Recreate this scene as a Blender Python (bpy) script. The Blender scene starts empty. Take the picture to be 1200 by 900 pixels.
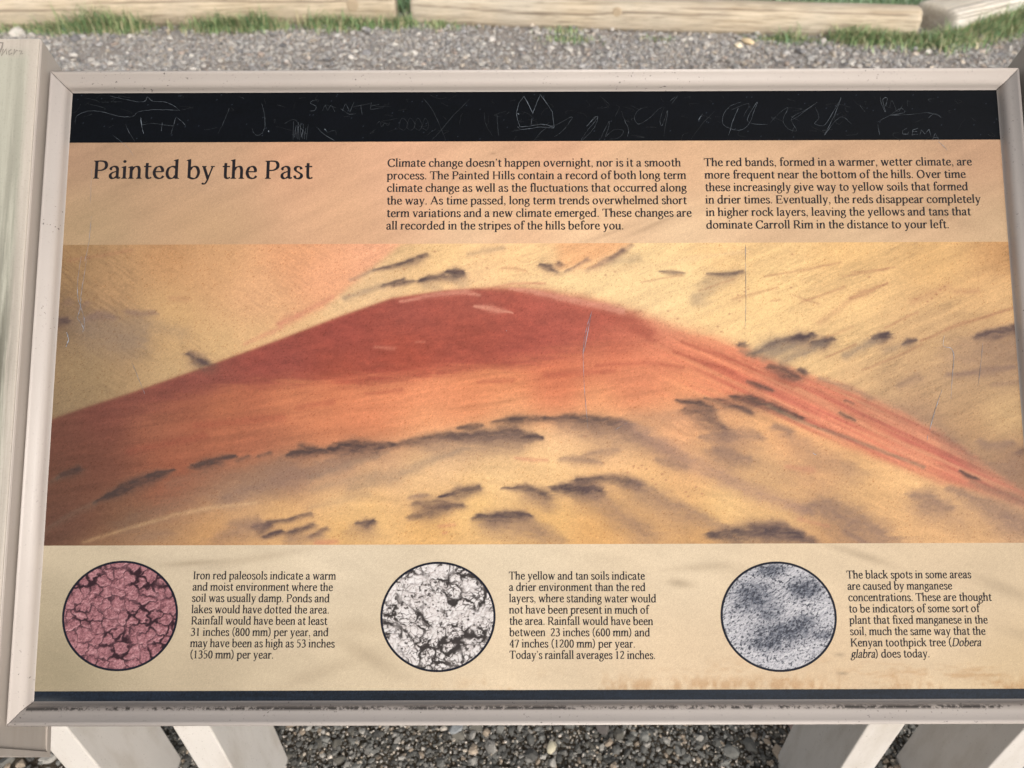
import bpy, bmesh, math, random
import numpy as np
from mathutils import Vector, Matrix

random.seed(7)
rng = np.random.default_rng(7)
SC = bpy.context.scene
COL = SC.collection

# ------------------------------------------------------------------ camera, sky, sun, exposure
cam = bpy.data.cameras.new('camera')
cam.sensor_width = 36.0
cam.lens = 27.0
cam.clip_start = 0.02
cam.clip_end = 800
cam.dof.use_dof = True
cam.dof.focus_distance = 0.76
cam.dof.aperture_fstop = 7.6
camo = bpy.data.objects.new('camera', cam)
COL.objects.link(camo)
camo.matrix_world = Matrix(((0.999995, 0.003159, 0.001003, -0.022536),
                            (-0.001295, 0.6509, -0.759162, -0.560611),
                            (-0.003051, 0.759157, 0.650901, 1.358711),
                            (0, 0, 0, 1)))
SC.camera = camo

SUN_EL, SUN_AZ = math.radians(27), math.radians(154)      # azimuth clockwise from +Y
sdir = Vector((math.sin(SUN_AZ) * math.cos(SUN_EL), math.cos(SUN_AZ) * math.cos(SUN_EL), math.sin(SUN_EL)))
world = bpy.data.worlds.new('World')
SC.world = world
world.use_nodes = True
wn = world.node_tree.nodes
sky = wn.new('ShaderNodeTexSky')
sky.sky_type = 'NISHITA'
sky.sun_disc = False
sky.sun_elevation = SUN_EL
sky.sun_rotation = SUN_AZ
sky.dust_density = 4.0
sky.air_density = 1.0
hsv = wn.new('ShaderNodeHueSaturation')          # thin overcast: a paler sky
hsv.inputs['Saturation'].default_value = 0.22
world.node_tree.links.new(sky.outputs[0], hsv.inputs['Color'])
world.node_tree.links.new(hsv.outputs[0], wn['Background'].inputs[0])
wn['Background'].inputs[1].default_value = 0.15
sun = bpy.data.lights.new('sun', 'SUN')
sun.energy = 0.6
sun.angle = math.radians(40)
sun.color = (1.0, 0.975, 0.945)
suno = bpy.data.objects.new('sun', sun)
COL.objects.link(suno)
suno.rotation_euler = sdir.to_track_quat('Z', 'Y').to_euler()
SC.view_settings.view_transform = 'Standard'
SC.view_settings.look = 'None'
SC.view_settings.gamma = 1
SC.view_settings.use_curve_mapping = False
SC.view_settings.exposure = 0.52

# ------------------------------------------------------------------ helpers
def lin(c):
    c = np.asarray(c, float) / 255.0
    return np.where(c <= 0.04045, c / 12.92, ((c + 0.055) / 1.055) ** 2.4)

def tag(o, label=None, cat=None, group=None, kind=None):
    if label: o['label'] = label
    if cat: o['category'] = cat
    if group: o['group'] = group
    if kind: o['kind'] = kind
    return o

def empty(name, loc):
    o = bpy.data.objects.new(name, None)
    o.empty_display_size = 0.1
    COL.objects.link(o)
    o.location = loc
    return o

def link(name, me, mat, parent=None):
    o = bpy.data.objects.new(name, me)
    COL.objects.link(o)
    if mat: me.materials.append(mat)
    if parent: o.parent = parent
    return o

def mesh_np(name, V, F, col=None, smooth=False):
    """V (n,3), F (m,k) arrays of one face size"""
    me = bpy.data.meshes.new(name)
    V = np.ascontiguousarray(V, np.float32); F = np.ascontiguousarray(F, np.int32)
    m, k = F.shape
    me.vertices.add(len(V)); me.vertices.foreach_set('co', V.ravel())
    me.loops.add(m * k); me.loops.foreach_set('vertex_index', F.ravel())
    me.polygons.add(m)
    me.polygons.foreach_set('loop_start', np.arange(0, m * k, k, dtype=np.int32))
    me.polygons.foreach_set('use_smooth', np.full(m, smooth, dtype=bool))
    me.update(calc_edges=True)
    if col is not None:
        a = me.color_attributes.new('Col', 'FLOAT_COLOR', 'POINT')
        c = np.ones((len(V), 4), np.float32); c[:, :3] = col
        a.data.foreach_set('color', c.ravel())
    return me

def mesh_py(name, V, F, smooth=False):
    me = bpy.data.meshes.new(name)
    me.from_pydata([tuple(v) for v in V], [], F)
    me.update()
    if smooth:
        me.polygons.foreach_set('use_smooth', [True] * len(me.polygons))
    return me

def bm_mesh(name, bm, bevel=0.0, seg=2):
    if bevel:
        bmesh.ops.bevel(bm, geom=list(bm.edges), offset=bevel, segments=seg, affect='EDGES', profile=0.5)
    bmesh.ops.recalc_face_normals(bm, faces=bm.faces)
    me = bpy.data.meshes.new(name)
    bm.to_mesh(me); bm.free()
    return me

def prism(poly, axis, a, b):
    """extrude a 2-D polygon along axis 0/1/2 from a to b -> bmesh"""
    bm = bmesh.new()
    def mk(p, t):
        c = [0, 0, 0]; o = [i for i in range(3) if i != axis]
        c[axis] = t; c[o[0]] = p[0]; c[o[1]] = p[1]
        return bm.verts.new(c)
    A = [mk(p, a) for p in poly]; B = [mk(p, b) for p in poly]
    n = len(poly)
    bm.faces.new(A); bm.faces.new(B[::-1])
    for i in range(n):
        bm.faces.new((A[i], B[i], B[(i + 1) % n], A[(i + 1) % n]))
    return bm

class NT:
    def __init__(s, name, rough=0.5, spec=0.5):
        s.m = bpy.data.materials.new(name); s.m.use_nodes = True
        s.n = s.m.node_tree.nodes; s.l = s.m.node_tree.links
        s.b = s.n['Principled BSDF']
        s.b.inputs['Roughness'].default_value = rough
        s.b.inputs['Specular IOR Level'].default_value = spec
    def node(s, t, **k):
        n = s.n.new(t)
        for a, v in k.items(): setattr(n, a, v)
        return n
    def put(s, sock, v):
        if hasattr(v, 'is_linked') or hasattr(v, 'links'): s.l.new(v, sock)
        elif isinstance(v, (tuple, list, np.ndarray)):
            v = list(v)
            sock.default_value = v + [1.0] if len(v) == 3 and len(sock.default_value) == 4 else v
        else: sock.default_value = v
    def coord(s, scale=(1, 1, 1), rot=(0, 0, 0), kind='Object'):
        t = s.node('ShaderNodeTexCoord'); m = s.node('ShaderNodeMapping')
        s.l.new(t.outputs[kind], m.inputs[0])
        m.inputs['Scale'].default_value = scale; m.inputs['Rotation'].default_value = rot
        return m.outputs[0]
    def noise(s, vec, scale, detail=4, rough=0.55, out=0):
        n = s.node('ShaderNodeTexNoise')
        s.l.new(vec, n.inputs['Vector'])
        n.inputs['Scale'].default_value = scale; n.inputs['Detail'].default_value = detail
        n.inputs['Roughness'].default_value = rough
        return n.outputs[out]
    def voro(s, vec, scale, feature='F1', rnd=1.0, out=0):
        n = s.node('ShaderNodeTexVoronoi', feature=feature)
        s.l.new(vec, n.inputs['Vector'])
        n.inputs['Scale'].default_value = scale; n.inputs['Randomness'].default_value = rnd
        return n.outputs[out]
    def ramp(s, fac, stops):
        r = s.node('ShaderNodeValToRGB')
        e = r.color_ramp.elements
        while len(e) < len(stops): e.new(0.5)
        for x, (p, c) in zip(e, stops):
            x.position = p
            x.color = tuple(c) + (1,) if not np.isscalar(c) else (c, c, c, 1)
        s.l.new(fac, r.inputs[0])
        return r.outputs[0]
    def math(s, op, a, b=0.0, clamp=False):
        n = s.node('ShaderNodeMath', operation=op); n.use_clamp = clamp
        s.put(n.inputs[0], a); s.put(n.inputs[1], b)
        return n.outputs[0]
    def mix(s, fac, a, b, mode='MIX'):
        n = s.node('ShaderNodeMix', data_type='RGBA', blend_type=mode)
        s.put(n.inputs[0], fac); s.put(n.inputs[6], a); s.put(n.inputs[7], b)
        return n.outputs[2]
    def attr(s, name='Col'):
        n = s.node('ShaderNodeAttribute'); n.attribute_name = name
        return n.outputs['Color']
    def sep(s, vec):
        n = s.node('ShaderNodeSeparateXYZ'); s.l.new(vec, n.inputs[0]); return n.outputs
    def base(s, c): s.put(s.b.inputs['Base Color'], c)
    def bump(s, h, strength=0.3, dist=0.002):
        n = s.node('ShaderNodeBump'); n.inputs['Strength'].default_value = strength
        n.inputs['Distance'].default_value = dist
        s.l.new(h, n.inputs['Height']); s.l.new(n.outputs[0], s.b.inputs['Normal'])

# smooth value noise on arrays, for the printed picture and for shapes
def vnoise(x, y, seed):
    r = np.random.default_rng(seed); T = r.random((256, 256))
    xi = np.floor(x).astype(int); yi = np.floor(y).astype(int)
    fx = x - xi; fy = y - yi
    fx = fx * fx * (3 - 2 * fx); fy = fy * fy * (3 - 2 * fy)
    a = T[xi & 255, yi & 255]; b = T[(xi + 1) & 255, yi & 255]
    c = T[xi & 255, (yi + 1) & 255]; d = T[(xi + 1) & 255, (yi + 1) & 255]
    return (a * (1 - fx) + b * fx) * (1 - fy) + (c * (1 - fx) + d * fx) * fy
def fbm(x, y, seed, octv=4):
    s = 0; a = 0.5
    for o in range(octv):
        s = s + a * vnoise(x * 2 ** o + 17.3 * o, y * 2 ** o + 5.1 * o, seed + o); a *= 0.5
    return s / (1 - 0.5 ** octv) - 0.5          # about -0.5 .. 0.5

# ------------------------------------------------------------------ materials
K = 0.62      # paper white of the print

def m_paint(name, rgb, var=0.06, grime=False, streak=False, rough=0.45, scuffs=False):
    t = NT(name, rough, 0.4)
    v = t.coord()
    n1 = t.noise(v, 9, 5); n2 = t.noise(v, 420, 3)
    c = np.array(lin(rgb))
    col = t.mix(n1, c * (1 - var * 2.2), np.minimum(c * (1 + var * 1.4), .9))
    sp = t.ramp(n2, [(0.27, 0.84), (0.36, 1.0)])
    col = t.mix(1.0, col, sp, 'MULTIPLY')
    if streak:
        vs = t.coord((60, 3, 60))
        n3 = t.ramp(t.noise(vs, 1.2, 5, .6), [(0.40, 0.0), (0.75, 0.35)])
        col = t.mix(n3, col, lin((140, 128, 112)))
    if scuffs:
        sc1 = t.ramp(t.noise(t.coord(), 300, 3, .65), [(0.655, 0.0), (0.70, .7)])
        sc2 = t.ramp(t.noise(t.coord((1, 1, .25)), 26, 5, .6), [(0.48, 0.0), (0.72, .34)])
        col = t.mix(sc2, col, lin((150, 134, 112)))
        col = t.mix(sc1, col, lin((112, 98, 82)))
    if grime:     # black mildew caught in the groove along the bottom of the opening
        o = t.sep(t.coord())
        d = t.math('ABSOLUTE', t.math('ADD', o[1], 0.2980))
        band = t.math('SUBTRACT', 1.0, t.math('MULTIPLY', d, 520), True)
        band = t.math('MULTIPLY', band, t.math('LESS_THAN', t.math('ABSOLUTE', o[0]), .4655))
        vg = t.coord((1, 1, 1))
        g = t.noise(vg, 260, 4, .7)
        g2 = t.noise(vg, 11, 3)
        g3 = t.math('ADD', t.math('MULTIPLY', g, 0.85), t.math('MULTIPLY', g2, 0.55))
        k = t.math('MULTIPLY', t.ramp(g3, [(0.64, 0.0), (0.74, 1.0)]), t.math('POWER', band, .6), True)
        col = t.mix(t.math('MULTIPLY', k, 0.95), col, lin((34, 32, 33)))
        sp2 = t.ramp(t.noise(vg, 330, 2, .5), [(0.68, 0.0), (0.72, .75)])
        side = t.ramp(g2, [(0.45, 0.0), (0.6, 1.0)])
        col = t.mix(t.math('MULTIPLY', sp2, side), col, lin((60, 58, 56)))
    t.base(col)
    t.bump(n2, 0.12, 0.0006)
    return t.m

M_FRAME = m_paint('beige_frame_paint', (174, 164, 156), grime=True)
M_BODY = m_paint('beige_body_paint', (168, 158, 149), streak=True)
M_LEG = m_paint('pale_leg_paint', (203, 196, 188), var=0.05, rough=0.55, scuffs=True)

def m_print():
    t = NT('printed_laminate', 0.5, 0.08)
    v = t.coord()
    g = t.noise(v, 1300, 2, .6)
    g1 = t.noise(v, 240, 2, .5)
    f = t.ramp(g, [(0.25, 0.84), (0.75, 1.12)])
    f1 = t.ramp(g1, [(0.3, 0.98), (0.7, 1.02)])
    c = t.mix(1.0, t.mix(1.0, t.attr(), f, 'MULTIPLY'), f1, 'MULTIPLY')
    t.base(c)
    return t.m
M_PRINT = m_print()

def m_flat(name, rgb, rough=0.5, spec=0.1):
    t = NT(name, rough, spec)
    n = t.noise(t.coord(), 700, 2)
    c = lin(rgb)
    t.base(t.mix(n, c * .85, c * 1.15))
    return t.m
M_INK = m_flat('black_ink', (30, 27, 29), .5, .06)
M_INK2 = m_flat('soft_black_ink', (40, 37, 38), .5, .06)
M_RING = m_flat('circle_outline_ink', (24, 24, 32), .5, .06)

def m_scratch():
    t = NT('scratched_laminate', 0.6, 0.2)
    t.base(t.attr()); return t.m
M_SCR = m_scratch()

# ------------------------------------------------------------------ the sign's panel geometry
TILT = math.radians(43)
PC = (0.0, 0.0, 0.88)           # centre of the sign face above the ground
PW, PH = 0.93, 0.5906           # visible opening
# print coordinates traced in image pixels (a 1200 x 900 image of the scene) rectified to panel metres
def homography(a, b):
    A = []
    for (x, y), (u, v) in zip(a, b):
        A.append([x, y, 1, 0, 0, 0, -u * x, -u * y, -u]); A.append([0, 0, 0, x, y, 1, -v * x, -v * y, -v])
    return np.linalg.svd(np.array(A))[2][-1].reshape(3, 3)
IMG_CORNERS = [(86, 108.7), (1172.7, 101.7), (34.3, 826.5), (1223, 819.5)]
RECT = [(-PW / 2, PH / 2), (PW / 2, PH / 2), (-PW / 2, -PH / 2), (PW / 2, -PH / 2)]
H_PX2P = homography(IMG_CORNERS, RECT)
H_P2PX = np.linalg.inv(H_PX2P)
def px2panel(x, y):
    w = H_PX2P @ np.array([x, y, 1.0]); return w[0] / w[2], w[1] / w[2]
def panel2px(u, v):
    w0 = H_P2PX[0, 0] * u + H_P2PX[0, 1] * v + H_P2PX[0, 2]
    w1 = H_P2PX[1, 0] * u + H_P2PX[1, 1] * v + H_P2PX[1, 2]
    w2 = H_P2PX[2, 0] * u + H_P2PX[2, 1] * v + H_P2PX[2, 2]
    return w0 / w2, w1 / w2

# ------------------------------------------------------------------ the printed picture
def field(x, y, pts, s=26.0, pw=1.6):
    num = np.zeros(x.shape + (3,)); den = np.zeros(x.shape)
    for (a, b, c) in pts:
        w = 1.0 / ((x - a) ** 2 + (y - b) ** 2 + s * s) ** pw
        num += w[..., None] * np.array(c, float); den += w
    return num / den[..., None]
def curve(x, pts):
    p = np.array(pts, float); return np.interp(x, p[:, 0], p[:, 1])
def sig(z): return 1 / (1 + np.exp(-np.clip(z, -40, 40)))
def ramp3(t_, lo, mid, hi):
    t_ = np.clip(t_, 0, 1)[..., None]; lo, mid, hi = (np.array(c, float) for c in (lo, mid, hi))
    return np.where(t_ < .5, lo + (mid - lo) * t_ * 2, mid + (hi - mid) * (t_ * 2 - 1))
def blend(a, b, m): return a * (1 - m[..., None]) + b * m[..., None]

BACK_LEFT = [(80, 300, (150, 114, 64)), (70, 372, (112, 90, 58)), (75, 335, (142, 110, 63)), (130, 345, (166, 126, 75)),
    (150, 400, (154, 122, 76)), (100, 440, (150, 123, 75)), (72, 485, (148, 122, 76)), (200, 380, (186, 146, 85)),
    (200, 440, (174, 142, 88)), (250, 320, (186, 137, 82)), (300, 350, (206, 151, 96)), (300, 400, (200, 157, 97)),
    (380, 320, (219, 150, 98)), (440, 295, (223, 154, 104)), (350, 300, (206, 141, 86)), (260, 410, (190, 152, 92)), (200, 300, (172, 124, 70))]
BACK_MID = [(480, 310, (206, 166, 104)), (440, 340, (213, 173, 114)), (400, 352, (212, 172, 112)), (350, 378, (203, 160, 100)),
    (520, 298, (222, 179, 110)), (600, 303, (228, 182, 115)), (560, 328, (215, 172, 112)), (640, 320, (226, 186, 120)), (690, 300, (226, 168, 104))]
RIGHT_HILL = [(700, 330, (223, 188, 122)), (800, 330, (226, 190, 122)), (760, 355, (224, 187, 122)), (900, 340, (221, 181, 110)),
    (1000, 330, (219, 176, 106)), (1000, 295, (212, 166, 94)), (850, 295, (222, 178, 108)), (1100, 300, (203, 157, 88)), (1180, 295, (178, 128, 68)), (1180, 345, (204, 160, 96)),
    (900, 380, (222, 182, 112)), (850, 390, (221, 180, 112)), (1000, 400, (215, 175, 106)), (1000, 430, (198, 156, 98)),
    (1100, 400, (190, 150, 93)), (1180, 420, (164, 128, 80)), (1100, 450, (176, 140, 88)), (1180, 480, (184, 148, 90)),
    (1050, 440, (184, 145, 92)), (1130, 510, (163, 124, 76)), (1190, 545, (148, 109, 68)), (960, 420, (212, 172, 106)), (1080, 475, (160, 122, 80))]
RED = [(400, 455, (190, 108, 70)), (300, 458, (158, 86, 58)), (230, 478, (140, 78, 54)), (470, 448, (200, 118, 78)), (560, 442, (204, 122, 78)), (640, 436, (198, 108, 72)), (700, 425, (200, 112, 76)), (70, 505, (122, 72, 54)), (120, 500, (122, 68, 52)), 
    (560, 345, (158, 76, 62)), 
   (720, 405, (172, 84, 60)), (600, 336, (196, 112, 80)), (680, 350, (186, 100, 74)), (740, 372, (196, 110, 82)),
    (180, 500, (146, 86, 60)), (110, 540, (112, 66, 48)), (70, 570, (112, 70, 50)), (70, 620, (108, 70, 52)), (140, 610, (116, 78, 54)),
    (200, 540, (146, 82, 56)), (260, 480, (170, 98, 64)), (330, 470, (186, 110, 72)), (300, 520, (158, 90, 62)), (380, 500, (184, 110, 72)), (420, 470, (196, 116, 76)),
    (500, 455, (204, 124, 82)), (500, 490, (212, 140, 92)), (600, 450, (208, 124, 78)), (600, 475, (216, 148, 98)), (660, 438, (190, 100, 66)), (700, 465, (216, 146, 94)), (740, 440, (204, 122, 82)),
    (790, 385, (206, 124, 92)), (790, 420, (206, 118, 82)), (800, 450, (214, 138, 88)), (850, 410, (204, 112, 80)), (860, 440, (198, 98, 68)), (840, 462, (216, 142, 92)),
    (920, 450, (178, 96, 72)), (950, 475, (190, 104, 78)), (1000, 490, (186, 108, 80)), (1020, 520, (204, 122, 84)), (1060, 510, (184, 96, 78)),
    (1080, 545, (208, 132, 92)), (1120, 535, (176, 86, 72)), (1150, 560, (190, 104, 80)), (1190, 575, (164, 88, 72)), (330, 555, (140, 92, 66))]
CORE = [(60, 505, (118, 66, 52)), (130, 480, (118, 60, 50)), (230, 450, (120, 58, 50)), (330, 420, (132, 58, 50)), (400, 390, (138, 58, 50)), (400, 435, (146, 62, 46)), (480, 360, (146, 66, 56)), (480, 420, (150, 62, 46)),
    (560, 350, (150, 70, 58)), (560, 400, (150, 64, 50)), (620, 385, (154, 66, 54)), (640, 360, (156, 72, 60)), (700, 370, (160, 72, 58)), (740, 375, (178, 90, 70)), (780, 372, (196, 112, 86))]
FRONT = [(120, 632, (150, 110, 66)), (200, 615, (168, 124, 72)), (280, 585, (186, 142, 88)), (340, 560, (160, 114, 76)), (330, 600, (200, 152, 84)), (400, 560, (176, 132, 92)), (400, 590, (212, 168, 100)),
    (460, 545, (180, 136, 92)), (250, 628, (182, 132, 70)), (400, 625, (198, 150, 76)), (480, 560, (214, 170, 106)), (520, 545, (214, 170, 112)), (580, 560, (216, 174, 110)), (650, 520, (212, 166, 108)), (640, 550, (220, 176, 108)),
    (560, 590, (214, 168, 90)), (640, 610, (208, 158, 80)), (720, 530, (216, 166, 104)), (760, 570, (206, 158, 92)), (750, 610, (200, 148, 78)), (820, 540, (214, 158, 92)),
    (850, 500, (208, 148, 88)), (800, 500, (214, 148, 92)), (930, 510, (216, 152, 88)), (900, 560, (214, 164, 94)), (850, 590, (222, 178, 102)), (960, 540, (204, 148, 86)), (1000, 580, (206, 158, 92)),
    (1060, 560, (216, 166, 98)), (1100, 600, (204, 154, 90)), (980, 620, (176, 128, 72)), (900, 610, (216, 168, 94)), (820, 625, (192, 140, 70)), (1180, 610, (180, 138, 90)), (1120, 575, (208, 160, 98)),
    (430, 605, (214, 168, 92)), (500, 620, (206, 154, 76)), (700, 625, (198, 144, 70)), (1150, 625, (196, 148, 86))]
HEADER = [(90, 180, (168, 131, 98)), (100, 270, (172, 142, 100)), (250, 200, (188, 148, 110)), (250, 270, (192, 152, 106)), (350, 190, (208, 154, 113)),  # left samples darker: the dimmer light there is put into the colour
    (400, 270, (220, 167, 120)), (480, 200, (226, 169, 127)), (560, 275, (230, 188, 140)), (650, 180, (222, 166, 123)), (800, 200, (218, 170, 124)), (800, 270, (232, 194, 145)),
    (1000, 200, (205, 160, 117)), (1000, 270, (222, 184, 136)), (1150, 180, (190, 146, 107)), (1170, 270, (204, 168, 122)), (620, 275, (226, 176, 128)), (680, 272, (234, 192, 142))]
FOOTER = [(60, 650, (202, 180, 142)), (60, 790, (152, 134, 97)), (50, 720, (176, 156, 118)), (220, 650, (212, 188, 150)), (240, 790, (196, 172, 132)), (400, 650, (226, 201, 162)), (420, 790, (212, 186, 144)), (600, 650, (229, 203, 162)),  # darker towards the left, with the weaker light painted in
    (600, 790, (226, 196, 152)), (800, 650, (226, 198, 156)), (800, 790, (224, 190, 144)), (980, 650, (224, 194, 150)), (980, 785, (220, 184, 136)), (1190, 655, (214, 184, 140)), (1185, 790, (212, 178, 126)), (1100, 720, (224, 192, 148))]

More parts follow.
